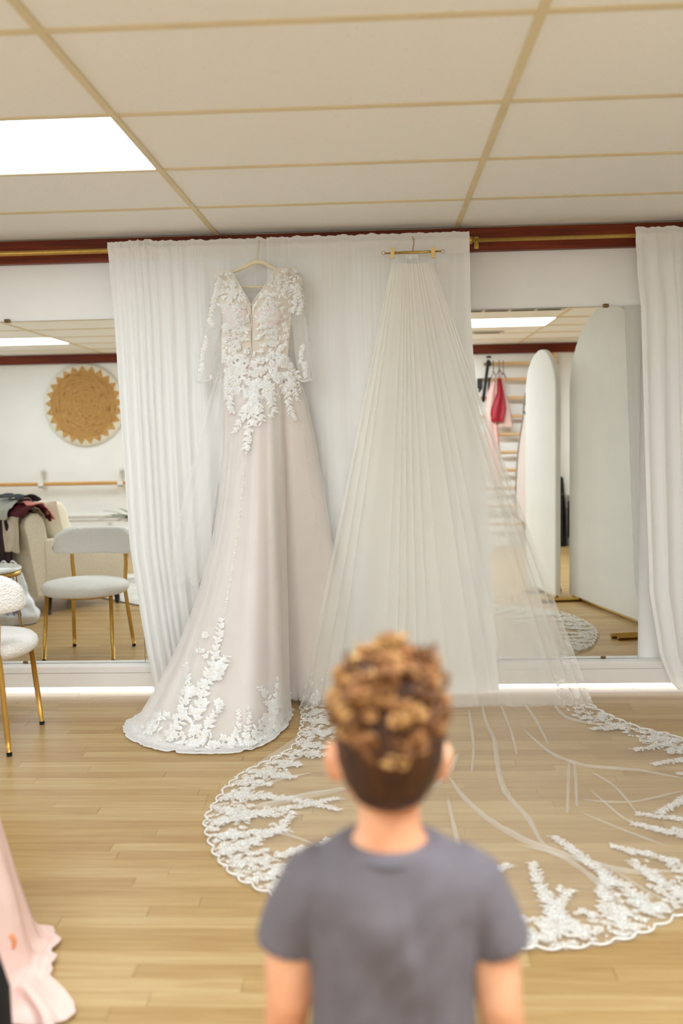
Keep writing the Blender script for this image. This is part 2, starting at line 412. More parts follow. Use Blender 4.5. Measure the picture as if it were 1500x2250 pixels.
def straw_mat():
    m, nt, b, out = new_mat('coiled_straw')
    tc = N(nt, 'ShaderNodeTexCoord'); sp = N(nt, 'ShaderNodeSeparateXYZ'); nt.links.new(tc.outputs['Object'], sp.inputs[0])
    an = N(nt, 'ShaderNodeMath', operation='ARCTAN2'); nt.links.new(sp.outputs['Z'], an.inputs[0]); nt.links.new(sp.outputs['X'], an.inputs[1])
    rd = N(nt, 'ShaderNodeVectorMath', operation='LENGTH'); nt.links.new(tc.outputs['Object'], rd.inputs[0])
    r1 = N(nt, 'ShaderNodeMath', operation='MULTIPLY'); nt.links.new(rd.outputs['Value'], r1.inputs[0]); r1.inputs[1].default_value = 62.
    a1 = N(nt, 'ShaderNodeMath', operation='MULTIPLY'); nt.links.new(an.outputs[0], a1.inputs[0]); a1.inputs[1].default_value = 3.2
    cb = N(nt, 'ShaderNodeCombineXYZ'); nt.links.new(a1.outputs[0], cb.inputs[0]); nt.links.new(r1.outputs[0], cb.inputs[1])
    no = N(nt, 'ShaderNodeTexNoise'); no.inputs['Scale'].default_value = 1.; no.inputs['Detail'].default_value = 3
    nt.links.new(cb.outputs[0], no.inputs['Vector'])
    cr = N(nt, 'ShaderNodeValToRGB'); e = cr.color_ramp.elements; e[0].position = .30; e[0].color = lin((120, 80, 40)); e[1].position = .40; e[1].color = lin((190, 142, 80))
    e2 = e.new(.75); e2.color = lin((214, 172, 108))
    nt.links.new(no.outputs['Fac'], cr.inputs[0]); nt.links.new(cr.outputs[0], b.inputs['Base Color']); b.inputs['Roughness'].default_value = .85
    bp = N(nt, 'ShaderNodeBump'); bp.inputs['Strength'].default_value = .3; bp.inputs['Distance'].default_value = .004
    nt.links.new(no.outputs['Fac'], bp.inputs['Height']); nt.links.new(bp.outputs[0], b.inputs['Normal'])
    return m
M['straw'] = straw_mat()

# ================================================================== THE SETTING
# ---- floor: strip boards running along the mirror wall
fb = MB().box(XLW, XRW, YB, .2, -.06, -.018)
floor = struct('floor', fb, M['sub'], 'pale oak strip floor of narrow boards running along the mirror wall')
BW = .0572
plank_mesh = MB().box(-.5, .5, -.5, .5, -1, 0).mesh('floorboard'); plank_mesh.materials.append(M['floor'])
far = MB()
r2 = random.Random(3)
yy = .2; n_planks = 0
while yy > YB:
    y1, y0 = yy, max(yy - BW, YB); yc = (y0 + y1) / 2
    dist = yc - CAM.y
    xv0, xv1 = (-838 - 40) / F_PX * dist, (662 + 40) / F_PX * dist
    x = XLW - r2.random() * .8
    while x < XRW:
        L = r2.uniform(.55, 1.35); xa, xb = max(x, XLW), min(x + L, XRW); x += L
        if xb - xa < .02: continue
        dz = r2.uniform(-.0003, .0003)
        if -2.75 < yc < .06 and xb > xv0 and xa < xv1 and n_planks < 300:
            o = bpy.data.objects.new('floorboard', plank_mesh); link(o, floor)
            o.location = ((xa + xb) / 2, yc, dz); o.scale = (xb - xa - .0012, y1 - y0 - .0009, .018); n_planks += 1
        else:
            far.box(xa + .0006, xb - .0006, y0 + .00045, y1 - .00045, -.018, dz)
    yy -= BW
build('floorboard_field', far, M['floor'], floor, kind='stuff')

# ---- front wall, plinth, beam, lit gap
wf = struct('wall_front', MB().box(XLW, XRW, .085, .25, 0, H + .05), M['wall'], 'white wall carrying the mirrors under the dark wooden beam')
bb = struct('baseboard_front', MB().box(XLW, XRW, 0, .084, .026, .103, .003), M['white'], 'white plinth running along the foot of the mirror wall')
build('plinth_cap', MB().box(XLW, XRW, -.004, .084, .1035, .141, .005), M['white'], bb)
st = struct('trim_1', MB().box(XLW, XRW, .012, .06, .001, .021), M['strip_light'], 'glaring strip of light in the gap under the white plinth')
struct('trim_2', MB().box(XLW, XRW, .04, .0845, 2.2537, H - .002, .003), M['beam'], 'dark reddish wooden beam along the top of the mirror wall')
# ---- other walls
wb = struct('wall_back', MB().box(XLW, XRW, YB - .1, YB, 0, H + .05), M['wall'], 'white back wall of the studio seen in the mirrors')
WY0, WY1, WZ0, WZ1 = -4.8, -1.8, .75, 2.22
struct('wall_left', MB().box(XLW - .1, XLW, YB - .1, WY0, 0, H + .05).box(XLW - .1, XLW, WY1, .25, 0, H + .05).box(XLW - .1, XLW, WY0, WY1, 0, WZ0).box(XLW - .1, XLW, WY0, WY1, WZ1, H + .05), M['wall'], 'white side wall with the added window, out of frame')
wn = struct('added_window_1', MB().box(XLW - .08, XLW - .03, WY0, WY0 + .05, WZ0, WZ1).box(XLW - .08, XLW - .03, WY1 - .05, WY1, WZ0, WZ1).box(XLW - .08, XLW - .03, WY0, WY1, WZ0, WZ0 + .05).box(XLW - .08, XLW - .03, WY0, WY1, WZ1 - .05, WZ1), M['white'], 'wide white-framed window added to the side wall for daylight, out of frame')  # assumed window out of view, added to let cool light in
for k in (1, 2): build('mullion', MB().box(XLW - .07, XLW - .04, WY0 + k - .02, WY0 + k + .02, WZ0 + .05, WZ1 - .05), M['white'], wn)
struct('wall_right', MB().box(XRW, XRW + .1, YB - .1, .25, 0, H + .05), M['wall'], 'white side wall out of frame opposite')
struct('trim_3', MB().box(XLW, XRW, YB + .0005, YB + .035, 2.262, H - .002, .003), M['beam'], 'reddish wooden beam along the top of the back wall')
rl = struct('trim_4', MB().box(XLW, XRW, YB + .0005, YB + .022, .425, .45, .004), M['white'], 'white chair rail moulding on the back wall')
build('lower_bead', MB().box(XLW, XRW, YB + .0005, YB + .016, .382, .40, .004), M['white'], rl)
struct('baseboard_back', MB().box(XLW, XRW, YB + .0005, YB + .015, .0, .11, .003), M['white'], 'white baseboard of the back wall')

# ---- ceiling: slab, tee grid, lay-in tiles, light panels, vents
ce = struct('ceiling', MB().box(XLW, XRW, YB, .2, H + .02, H + .08), M['sub'], 'dropped ceiling of cream mineral tiles in a beige metal grid')
xs = [GX + k * TX for k in range(-5, 6)]
xs = [XLW] + [x for x in xs if XLW + .15 < x < XRW - .15] + [XRW]
ys = [.085] + [GY - k * TY for k in range(0, 9)] + [YB]
for x in xs[1:-1]:
    build('main_tee', MB().box(x - .0125, x + .0125, YB, .085, H - .001, H + .012), M['tee'], ce)
for y in ys[1:-1]:
    for a, b2 in zip(xs[:-1], xs[1:]):
        build('cross_tee', MB().box(a + .0126, b2 - .0126, y - .011, y + .011, H, H + .012), M['tee'], ce)
build('wall_angle', MB().box(XLW, XRW, .062, .0845, H - .0015, H + .012), M['tee'], ce)
LIGHTS = {(-2.035, -1.142): 'bright white ceiling light panel above the white chair', (-4.473, -4.189): 'white ceiling light panel above the cream armchair, seen in the mirror',
          (.4034, -3.580): 'white ceiling light panel behind the long slot vent, seen in the mirror', (-2.035, -3.580): 'white ceiling light panel behind the camera', (-.8158, -4.799): 'white ceiling light panel behind the camera, added fill over the middle of the room'}  # last two panels are unseen, added to lift the room's light
PANELS = {k: emat('diffuser', (.845, .955, 1.05), PANEL_STRENGTH * g) for k, g in zip(LIGHTS, (.52, .42, 1.85, .80, 1.05))}
def cell_key(a, y): 
    for k in LIGHTS:
        if abs(k[0] - a) < .05 and abs(k[1] - y) < .05: return k
tile_cache = {}
for a, b2 in zip(xs[:-1], xs[1:]):
    for y1, y0 in zip(ys[:-1], ys[1:]):
        k = cell_key(a, y1)
        if k:
            t = thing('ceiling_light', LIGHTS[k], 'ceiling light', ((a + b2) / 2, (y0 + y1) / 2, H), 'light panels in the ceiling grid')
            f = MB()
            for (p, q, r_, s_) in ((a, b2, y0, y0 + .014), (a, b2, y1 - .014, y1), (a, a + .014, y0, y1), (b2 - .014, b2, y0, y1)): f.box(p, q, r_, s_, H + .0005, H + .018)
            build('frame', f, M['tee'], t)
            build('diffuser', MB().box(a + .014, b2 - .014, y0 + .014, y1 - .014, H + .003, H + .0031), PANELS[k], t)
            continue
        key = (round(b2 - a, 3), round(y1 - y0, 3))
        if key not in tile_cache:
            w_, d_ = (b2 - a - .006) / 2, (y1 - y0 - .006) / 2
            me = MB().box(-w_, w_, -d_, d_, 0, .012).mesh('ceiling_tile'); me.materials.append(M['tile']); tile_cache[key] = me
        o = bpy.data.objects.new('ceiling_tile', tile_cache[key]); link(o, ce); o.location = ((a + b2) / 2, (y0 + y1) / 2, H + .0045 + rnd.uniform(0, .001))
t = thing('slot_vent', 'long bronze slot vent in the ceiling before the mirror, seen in the mirror', 'air vent', (1.0, -2.985, H))
build('vent_body', MB().box(.44, 1.57, -3.05, -2.93, H - .006, H + .002), M['mesh_grille'], t)
for i in range(5):
    build('slot', MB().box(.46 + i * .22, .46 + i * .22 + .195, -3.03, -2.95, H - .008, H - .0055), M['ventdark'], t)
t = thing('ceiling_grille', 'small louvred air grille in the ceiling, seen in the mirror', 'air vent', (1.12, -4.65, H))
build('grille_frame', MB().box(.95, 1.28, -4.73, -4.57, H - .006, H + .002, .002), M['mesh_grille'], t)
for i in range(18):
    build('louvre', MB().box(.985 + i * .0145, .985 + i * .0145 + .008, -4.70, -4.60, H - .009, H - .0055), M['ventdark'], t)

# ---- mirrors, leaning back a touch
Q = Vector((0, YW, 1.1)); RX = Matrix.Rotation(-TILT, 4, 'X')
def mirror_panel(x0, x1, label, clips):
    root = thing('wall_mirror', label, 'mirror', ((x0 + x1) / 2, YW, .143), 'mirror panels on the front wall')
    def lean(mb):
        mb.v = [tuple(Q + RX.to_3x3() @ (Vector(v) - Q)) for v in mb.v]; return mb
    build('mirror_glass', lean(MB().box(x0 + .001, x1 - .001, YW, YW + .005, .1435, 1.967)), M['mirror'], root)
    for cx in clips:
        for z0, z1 in ((1.960, 1.978), (.1425, .156)):
            build('mirror_clip', lean(MB().lathe([(.001, -.006), (.016, -.006), (.014, .004), (.001, .007)], (0, 0, 0), 12)) if 0 else MB().box(cx - .014, cx + .014, YW - .010, YW + .012, z0, z1, .004), M['clip'], root)
mirror_panel(-3.2, -1.28, 'tall wall mirror reflecting the straw wall disc and white chair', [-1.935])
mirror_panel(-1.28, .36, 'wall mirror hidden behind the middle curtains and the gown', [])
mirror_panel(.36, 1.335, 'wall mirror reflecting the white arch panels and wall bars', [1.155])

# ================================================================== CURTAINS, RODS
def interp(tab, x):
    if x <= tab[0][0]: return tab[0][1]
    for (a, b), (c, d) in zip(tab[:-1], tab[1:]):
        if x <= c: return b + (d - b) * (x - a) / (c - a)
    return tab[-1][1]
def smooth01(t): t = min(max(t, 0), 1); return t * t * (3 - 2 * t)
def catmull(pts, n, closed=False):
    out = []; m = len(pts); segs = m if closed else m - 1
    for i in range(segs):
        p = [Vector(pts[(i + k - 1) % m] if closed else pts[min(max(i + k - 1, 0), m - 1)]) for k in range(4)]
        for j in range(n):
            t = j / n
            out.append(.5 * ((2 * p[1]) + (-p[0] + p[2]) * t + (2 * p[0] - 5 * p[1] + 4 * p[2] - p[3]) * t * t + (-p[0] + 3 * p[1] - 3 * p[2] + p[3]) * t ** 3))
    if not closed: out.append(Vector(pts[-1]))
    return out

rod = thing('curtain_rod', 'thin gold curtain rod running along the dark beam', 'curtain rod', (0, -.035, 2.293))
RZ, RY = 2.293, -.030
build('rod_tube', MB().tube([(-3.4, RY, RZ), (.455, RY, RZ)], .0125, 16), M['gold'], rod, True)
build('inner_tube', MB().tube([(.455, RY, RZ), (2.6, RY, RZ)], .0105, 16), M['gold'], rod, True)
build('collar', MB().tube([(.452, RY, RZ), (.474, RY, RZ)], .019, 16), M['gold'], rod, True)
for bx_ in (-2.6, .50, 2.3):
    build('bracket', MB().tube([(bx_, RY, RZ), (bx_, .038, RZ)], .006, 8).box(bx_ - .012, bx_ + .012, .034, .0395, RZ - .03, RZ + .03, .002), M['gold'], rod)

def curtain(label, ledge, redge, ztop, zbot, folds, seed, nx=260, nz=64, hemz=2.225, gainf=lambda u: 1., gather=lambda u: 0.):
    """ledge/redge: tables z -> X of the two side edges; folds: u -> density of folds."""
    rr = random.Random(seed)
    ph = [0.]; 
    for i in range(nx): ph.append(ph[-1] + folds(i / nx) / nx * (1 + .55 * mnoise.noise(Vector((i * .045, seed, 0)))))
    root = thing('sheer_curtain', label, 'curtain', (ledge[0][1], -.06, zbot), 'white curtain panels on the gold rod')
    zs = []; n_top = 14
    for i in range(n_top): zs.append(ztop - (ztop - hemz) * i / (n_top - 1))
    for i in range(1, nz + 1): zs.append(hemz - (hemz - zbot) * i / nz)
    def pt(i, z):
        u = i / nx
        f = (ztop - z) / (ztop - zbot); gain = gainf(u)
        xl, xr = interp(ledge, -z), interp(redge, -z)
        x = xl + (xr - xl) * u
        amp = (.008 + .012 * smooth01(f * 2.2)) * gain
        w = math.sin(2 * PI * ph[i]) + .35 * math.sin(4 * PI * ph[i] + 1.3 + f) + .25 * mnoise.noise(Vector((u * 14, f * 2.2, seed)))
        y = -.068 - amp * w * (.75 + .35 * mnoise.noise(Vector((u * 6, 3.1, seed))))
        x += amp * .5 * math.cos(2 * PI * ph[i])
        fine = mnoise.noise(Vector((u * 60, f * 5, seed * 2.)))
        y += .0025 * fine
        zz = z
        if z > hemz - .02:      # pocket round the rod and frilled top
            k = (z - hemz) / (ztop - hemz)
            gth = gather(u); y = y * (.55 + .4 * gth) + (.45 - .4 * gth) * (-.060) - .008 * gth * mnoise.noise(Vector((u * 70, z * 30, seed))) - .010 * math.exp(-((z - RZ) / .016) ** 2)
            y = min(y, -.046)
            zz = z + gth * .006 + max(0, k) * (.010 * mnoise.noise(Vector((u * 22, 0, seed))) + .004 * fine)
        else:
            y -= .006 * math.exp(-((z - hemz + .035) / .02) ** 2)
        zz += (1 - smooth01((z - zbot) / .05)) * .012 * mnoise.noise(Vector((u * 9, 7, seed)))
        return Vector((x, min(y, -.028), zz))
    P = [[pt(i, z) for i in range(nx + 1)] for z in zs]
    build('cloth', MB().grid(P[n_top - 1:]), M['curtain'], root, True)
    build('heading', MB().grid(P[:n_top]), M['hem'], root, True)
    hemrow = [p + Vector((0, -.0012, 0)) for p in P[n_top - 1]]
    build('stitched_hem', MB().grid([[p + Vector((0, 0, .005)) for p in hemrow], hemrow]), M['hem'], root, True)
    return root
def edge(pxs, Y=-.062): return [(-at(x, y, Y).z, at(x, y, Y).x) for x, y in pxs]
L1 = edge([(235, 535), (250, 700), (262, 900), (283, 1200), (310, 1370), (333, 1500), (342, 1535)])
R1 = edge([(594, 529), (598, 700), (604, 1000), (614, 1400), (622, 1530)])
curtain('white sheer curtain with gathered heading, beside the straw disc reflection', L1, R1, 2.327, .012, lambda u: 15 if u < .12 else (20 if u < .30 else (12 if u < .5 else 6)), 1, gainf=lambda u: .75 if u < .4 else .6, gather=lambda u: 1. if .10 < u < .31 else (.4 if u < .1 else .1))
L2 = edge([(584, 527), (587, 700), (592, 1000), (602, 1400), (610, 1530)])
R2 = edge([(1030, 510), (1033, 680), (1038, 780), (1047, 863), (1060, 1000), (1075, 1200), (1086, 1400), (1095, 1528)])
curtain('white sheer curtain hanging behind the veil and its gold hanger', L2, R2, 2.330, .008, lambda u: 12 if u < .12 else (4.5 if u < .85 else 8), 2, gainf=lambda u: .8 if u < .12 else .45)
L3 = edge([(1393, 503), (1397, 600), (1404, 670), (1412, 1000), (1422, 1300), (1445, 1440), (1470, 1500), (1498, 1527)])
R3 = [(-2.4, 2.35), (0, 2.45)]
curtain('white sheer curtain at the edge of the frame beside the arch reflection', L3, R3, 2.326, .010, lambda u: 13 if u < .25 else 9, 3, nx=200, gainf=lambda u: .8)

# ================================================================== WEDDING GOWN
DR = (-.70, -.30, 0)
gown = thing('wedding_gown', 'long-sleeved white lace wedding gown with blush tulle skirt hanging on a cream hanger', 'wedding dress', DR)
ZWA = 1.72
hemc = [((-1.00, -.12), 140, 2.6), ((-1.10, -.27), 168, 3.0), ((-1.175, -.50), 193, 3.0), ((-1.145, -.68), 210, 2.8), ((-1.04, -.82), 228, 2.3),
        ((-.90, -.90), 243, 1.9), ((-.735, -.915), 258, 1.7), ((-.60, -.885), 273, 1.6), ((-.505, -.74), 288, 1.5), ((-.462, -.52), 302, 1.3), ((-.452, -.36), 314, 1.1),
        ((-.50, -.27), 322, 1.0), ((-.47, -.215), 330, .9), ((-.37, -.235), 340, .8), ((-.27, -.205), 352, .65), ((-.16, -.15), 370, .6), ((-.20, -.115), 395, .6), ((-.45, -.110), 430, .9), ((-.75, -.110), 468, 1.6)]
def skirt_tab():
    pts = [Vector((a[0], a[1], t, )) for a, t, p in hemc]
    n = len(hemc); out = []
    xy = catmull([(a[0], a[1], 0) for a, t, p in hemc], 12, True)
    for i in range(n):
        t0, t1 = hemc[i][1], (hemc[(i + 1) % n][1] if i < n - 1 else 500)
        p0, p1 = hemc[i][2], hemc[(i + 1) % n][2]
        for j in range(12):
            f = j / 12; out.append((xy[i * 12 + j], t0 + (t1 - t0) * f, p0 + (p1 - p0) * f))
    return out
def skirt_mesh(off=0., nv=70, z0=ZWA, vmin=0.):
    tab = skirt_tab(); P = []
    cen = Vector((-.72, -.42, 0))
    for i in range(nv + 1):
        v = vmin + (1 - vmin) * i / nv; row = []
        for hp, th, pw in tab:
            a = math.radians(th)
            wp = Vector((-.606 + .168 * math.cos(a), -.165 + .048 * math.sin(a), 0))
            vb = min(v / .955, 1.)
            g = vb ** pw
            h1 = cen + (hp - cen) * .955
            q = wp.lerp(h1, g)
            z = z0 * (1 - vb) + .010
            if v > .955:
                k = (v - .955) / .045; q = h1.lerp(hp, k); z = .010 + .010 * math.sin(k * 9 + th * .3) * (1 - k) + .004
            d = (hp - cen).normalized()
            fr = mnoise.noise(Vector((th * .075, v * .5, 1.7))) + .22 * mnoise.noise(Vector((th * .17, v * .7, 5.2)))
            amp = (.007 + .030 * vb) * (1 if v < .955 else .8)
            if th > 400: amp *= .1
            q = q + d * (amp * fr + off)
            # flare seams of the gored skirt
            if v > .90:
                kk = (v - .90) / .10; q = q + d * (.026 * kk * mnoise.noise(Vector((th * .30, 2, 2))) + .012 * kk * kk * mnoise.noise(Vector((th * .8, 4, 2)))); z += abs(.030 * kk * (1.2 - kk) * mnoise.noise(Vector((th * .35, 9, 2)))) + (abs(.014 * mnoise.noise(Vector((th * .9, 1, 6)))) if kk > .8 else 0)
            q.y = min(q.y, -.112); row.append(Vector((q.x, q.y, max(z, .006) + off * .5)))
        P.append(row)
    return MB().grid(P, True)
sk = skirt_mesh(); build('skirt', sk, M['skirt'], gown, True)
build('tulle_overlay', skirt_mesh(.010, 60, vmin=.06), M['overskirt'], gown, True)

P = [[], [], [], []]
for hp_, th, pw in skirt_tab():
    if not 165 < th < 312: continue
    d = (hp_ - Vector((-.72, -.42, 0))).normalized(); e_ = min(1, (th - 165) / 12, (312 - th) / 12); n1 = mnoise.noise(Vector((th * .20, 3, 3))); n2 = mnoise.noise(Vector((th * .55, 8, 3)))
    w_ = e_ * (.018 + .030 * smooth01((235 - th) / 40))
    for row, (o_, z_) in zip(P, ((-.045, .030), (-.015, .024 + .010 * n2), (.5 * w_ + .010 * n1, .020 + .016 * abs(n2) * e_), (w_ + .020 * n1 + .010 * n2, .007 + .012 * abs(n1) * e_))):
        q = hp_ + d * o_; row.append(Vector((q.x, q.y, z_)))
build('hem_ruffle', MB().grid(P), cloth_mat('ruffle_tulle', (252, 249, 244), .3, .72, fac_edge=.2), gown, True)
build('hem_edge', MB().tube([p + Vector((0, 0, .001)) for p in P[3]], .0026, 6), M['cord'], gown, True)

def px_sheet(rows, depth, nx=14, ny=5):
    """rows: (y, xl, xr) in the photograph, depth(u, y) -> Y."""
    P = []
    for (ya, la, ra), (yb, lb, rb) in zip(rows[:-1], rows[1:]):
        for k in range(ny):
            f = k / ny; P.append((ya + (yb - ya) * f, la + (lb - la) * f, ra + (rb - ra) * f))
    P.append(rows[-1])
    return [[at(l + (r_ - l) * i / nx, y, depth(l + (r_ - l) * i / nx, y)) for i in range(nx + 1)] for y, l, r_ in P]
def bod_depth(x, y):
    u = (x - 556) / 85
    d = -.165 - .040 * math.sqrt(max(0, 1 - u * u)) 
    for cx in (520, 592): d -= .030 * math.exp(-((x - cx) / 22) ** 2 - ((y - 690) / 26) ** 2)
    if y < 640: d += (640 - y) / 45 * .035
    return d
lb = [(594, 479, 509), (606, 473, 514), (620, 472, 522), (650, 476, 540), (672, 484, 550), (700, 489, 549), (740, 487, 551), (770, 486, 551), (798, 486, 552)]
rb_ = [(588, 606, 650), (606, 595, 661), (620, 588, 662), (650, 565, 655), (670, 554, 645), (700, 553, 640), (740, 554, 636), (770, 553, 633), (798, 552, 631)]
bod = MB().grid(px_sheet(lb, bod_depth)).grid(px_sheet(rb_, bod_depth)); build('bodice', bod, M['bodice'], gown, True)
cups = MB()
for cx in (519, 592):
    P = []
    for i in range(9):
        a = i / 8 * PI / 2; P.append([at(cx + 27 * math.sin(a) * math.cos(t), 692 + 27 * math.sin(a) * math.sin(t) * (1.05 if math.sin(t) > 0 else .9), bod_depth(cx, 692) + .012 * (1 - math.cos(a)) * 2.2 - .003) for t in [2 * PI * k / 24 for k in range(24)]])
    cups.grid(P, True)
build('cup_lining', cups, M['cup'], gown, True)
slv = MB()
for side, rows in (('l', [(608, 474, 500), (640, 466, 494), (700, 452, 490), (780, 438, 475), (850, 429, 466)]), ('r', [(606, 634, 662), (640, 638, 667), (700, 640, 673), (780, 648, 683), (848, 659, 689)])):
    P = []
    for (ya, la, ra), (yb, lb2, rb2) in zip(rows[:-1], rows[1:]):
        for k in range(6):
            f = k / 6; y = ya + (yb - ya) * f; l = la + (lb2 - la) * f; r_ = ra + (rb2 - ra) * f
            c = at((l + r_) / 2, y, -.165); hw = (at(r_, y, -.165).x - at(l, y, -.165).x) / 2
            P.append([c + Vector((hw * math.cos(t), .022 * math.sin(t) + .006 * mnoise.noise(Vector((y * .03, t, 2))), .004 * math.sin(3 * t + y * .05))) for t in [2 * PI * k2 / 20 for k2 in range(20)]])
    m_ = MB().grid(P, True); slv.add(m_.v, m_.f)
    build('sleeve', m_, M['sleeve'], gown, True)
    cuff = P[-1]; build('cuff_edge', MB().tube(cuff + [cuff[0]], .0028, 6), M['cord'], gown, True)
# neckline binding and centre closing
build('neckline', MB().tube([at(x, y, bod_depth(x, y) - .004) for x, y in [(509, 594), (513, 606), (522, 620), (540, 650), (551, 671), (566, 650), (588, 620), (596, 605), (606, 588)]], .003, 6), M['cord'], gown, True)
build('centre_placket', MB().tube([at(551 + 1.2 * math.sin(y * .1), y, bod_depth(551, y) - .003) for y in range(676, 860, 8)], .0028, 6), M['bodice'], gown, True)

# loose sheer gore of tulle on the armchair side
P = []
for i in range(30):
    f = i / 29; y = 800 + 480 * f
    l = interp([(800, 484), (840, 471), (880, 458), (960, 438), (1080, 405), (1180, 385), (1262, 374), (1290, 384)], y); r_ = interp([(800, 490), (880, 492), (1000, 488), (1140, 468), (1290, 452)], y)
    P.append([at(l + (r_ - l) * k / 24, y + (10 * math.sin(k * .5) * f ** 6), -.19 - .05 * f - .008 * math.sin(k * .45 + f * 2)) for k in range(25)])
build('tulle_gore', MB().grid(P), cloth_mat('gore_tulle', (253, 251, 247), .5, .32, fac_edge=.1), gown, True)

# ---- lace motifs laid on the gown
allv = sk.v + bod.v + slv.v; allf = list(sk.f); o1 = len(sk.v); allf += [tuple(i + o1 for i in f) for f in bod.f]; o2 = o1 + len(bod.v); allf += [tuple(i + o2 for i in f) for f in slv.f]
BV = BVHTree.FromPolygons([Vector(v) for v in allv], allf)
BVB = BVHTree.FromPolygons([Vector(v) for v in bod.v + slv.v], [tuple(f) for f in bod.f] + [tuple(i + len(bod.v) for i in f) for f in slv.f])
def gown_map(x, y, h):
    d = (_w + _r * ((x - 750) / F_PX) - _u * ((y - 1125) / F_PX)).normalized()
    loc, nrm, idx, dist = BV.ray_cast(CAM, d)
    if loc is None: return None
    return loc - d * (.004 + .007 * h + .012 * (1 if y > 880 else .35))
class Lace(MB):
    def __init__(s, mapper): super().__init__(); s.m = mapper
    def poly(s, c, ang, outline, centre, h=0.):
        ca, sa = math.cos(ang), math.sin(ang); vs = []
        for (a, b, hh) in outline + [centre]:
            p = s.m(c[0] + a * ca - b * sa, c[1] + a * sa + b * ca, hh + h)
            if p is None: return
            vs.append(p)
        q0 = vs[-1]
        if max((v - q0).length for v in vs) > .12: return
        n = len(outline); s.add(vs, [(k, (k + 1) % n, n) for k in range(n)])
    def leaf(s, c, ang, L, W, h=0.):
        s.poly(c, ang, [(0, 0, 0), (.25 * L, .42 * W, .1), (.55 * L, .5 * W, .1), (.82 * L, .28 * W, .05), (L, 0, 0), (.82 * L, -.28 * W, .05), (.55 * L, -.5 * W, .1), (.25 * L, -.42 * W, .1)], (.5 * L, 0, .5), h)
    def flower(s, c, R, n=5, rr=rnd):
        a0 = rr.uniform(0, 6.28)
        for k in range(n): s.leaf(c, a0 + 2 * PI * k / n + rr.uniform(-.15, .15), R * rr.uniform(.85, 1.1), R * .78, .3)
        s.poly(c, 0, [(R * .25 * math.cos(t), R * .25 * math.sin(t), .8) for t in [k * PI / 3 for k in range(6)]], (0, 0, 1.2), .4)
    def stem(s, p, q, w):
        a = math.atan2(q[1] - p[1], q[0] - p[0]); L = math.hypot(q[0] - p[0], q[1] - p[1])
        s.leaf(p, a, L, w)
    def spray(s, pts, s0, s1, rr=rnd, fl_every=3, spread=.9, dense=1.):
        path = [p for p in catmull([(x, y, 0) for x, y in pts], 10)]
        L = 0.; nxt = 0.; side = 1; k = 0; tot = sum((b - a).length for a, b in zip(path[:-1], path[1:])) or 1
        for a, b in zip(path[:-1], path[1:]):
            seg = (b - a).length; ang = math.atan2(b.y - a.y, b.x - a.x)
            s.stem((a.x, a.y), (b.x, b.y), max(s0, s1) * .16)
            while nxt <= L + seg:
                f = (nxt - L) / max(seg, 1e-6); c = a.lerp(b, f); sz = s0 + (s1 - s0) * (nxt / tot)
                if fl_every and k % fl_every == 0: s.flower((c.x + rr.uniform(-.3, .3) * sz, c.y + rr.uniform(-.3, .3) * sz), sz * .62, rr.choice((5, 5, 6)), rr)
                s.leaf((c.x, c.y), ang + side * spread * rr.uniform(.7, 1.3), sz * rr.uniform(.8, 1.2), sz * .42); side = -side
                k += 1; nxt += sz * .42 / dense
            L += seg
lr = random.Random(21)
L_ = Lace(gown_map)
# bodice, thickly worked
nude = [(551, 745, 9, 58), (508, 735, 8, 17), (594, 735, 9, 17)]
for i in range(430):
    y = lr.uniform(592, 800); side = lr.random() < .5
    tabs = lb if side else rb_
    xl, xr = interp([(a, b) for a, b, c in tabs], y), interp([(a, c) for a, b, c in tabs], y); x = lr.uniform(xl + 2, xr - 2)
    if any(((x - a) / c) ** 2 + ((y - b) / d) ** 2 < 1 for a, b, c, d in nude): continue
    if lr.random() < .35: L_.flower((x, y), lr.uniform(5, 8.5), lr.choice((5, 6)), lr)
    else: L_.leaf((x, y), lr.uniform(0, 6.28), lr.uniform(8, 15), lr.uniform(3.5, 6))
for x0, sgn in ((520, -1), (592, 1), (508, -1), (600, 1)):
    for s_ in (-1, 1): L_.spray([(x0, 690), (x0 + s_ * 6, 720), (x0 + s_ * 4, 760)], 9, 6, lr, 4)
# hips: big leaves and falling sprays
for i in range(260):
    y = lr.uniform(780, 875); f = (y - 780) / 95; x = lr.uniform(476 - 14 * f, 640 + 10 * f)
    if lr.random() < f * .55: continue
    if lr.random() < .3: L_.flower((x, y), lr.uniform(6, 11), 5, lr)
    else: L_.leaf((x, y), lr.gauss(1.57, .9), lr.uniform(10, 20), lr.uniform(5, 8.5))
for pts, s0, s1 in [([(553, 850), (548, 885), (553, 920), (545, 955), (540, 985)], 24, 12), ([(560, 860), (568, 900), (575, 930)], 20, 12), ([(540, 900), (525, 930), (515, 950)], 16, 9),
                    ([(510, 820), (505, 860), (508, 905)], 16, 9), ([(497, 840), (500, 880), (512, 908)], 14, 8), ([(600, 850), (595, 880), (602, 905), (596, 915)], 18, 9), ([(575, 840), (590, 870), (600, 885)], 20, 10),
                    ([(625, 830), (632, 870), (640, 905), (648, 925)], 16, 8), ([(640, 830), (648, 860), (655, 880)], 12, 7), ([(470, 830), (462, 870), (452, 905)], 13, 7), ([(486, 800), (478, 840), (474, 870)], 13, 8), ([(645, 800), (655, 835), (662, 860)], 13, 8)]:
    L_.spray(pts, s0, s1, lr, 3)
for c, R in [((556, 868), 15), ((552, 890), 14), ((585, 865), 12), ((509, 830), 12), ((602, 818), 12), ((532, 815), 13), ((572, 815), 13)]: L_.flower(c, R, 6, lr)
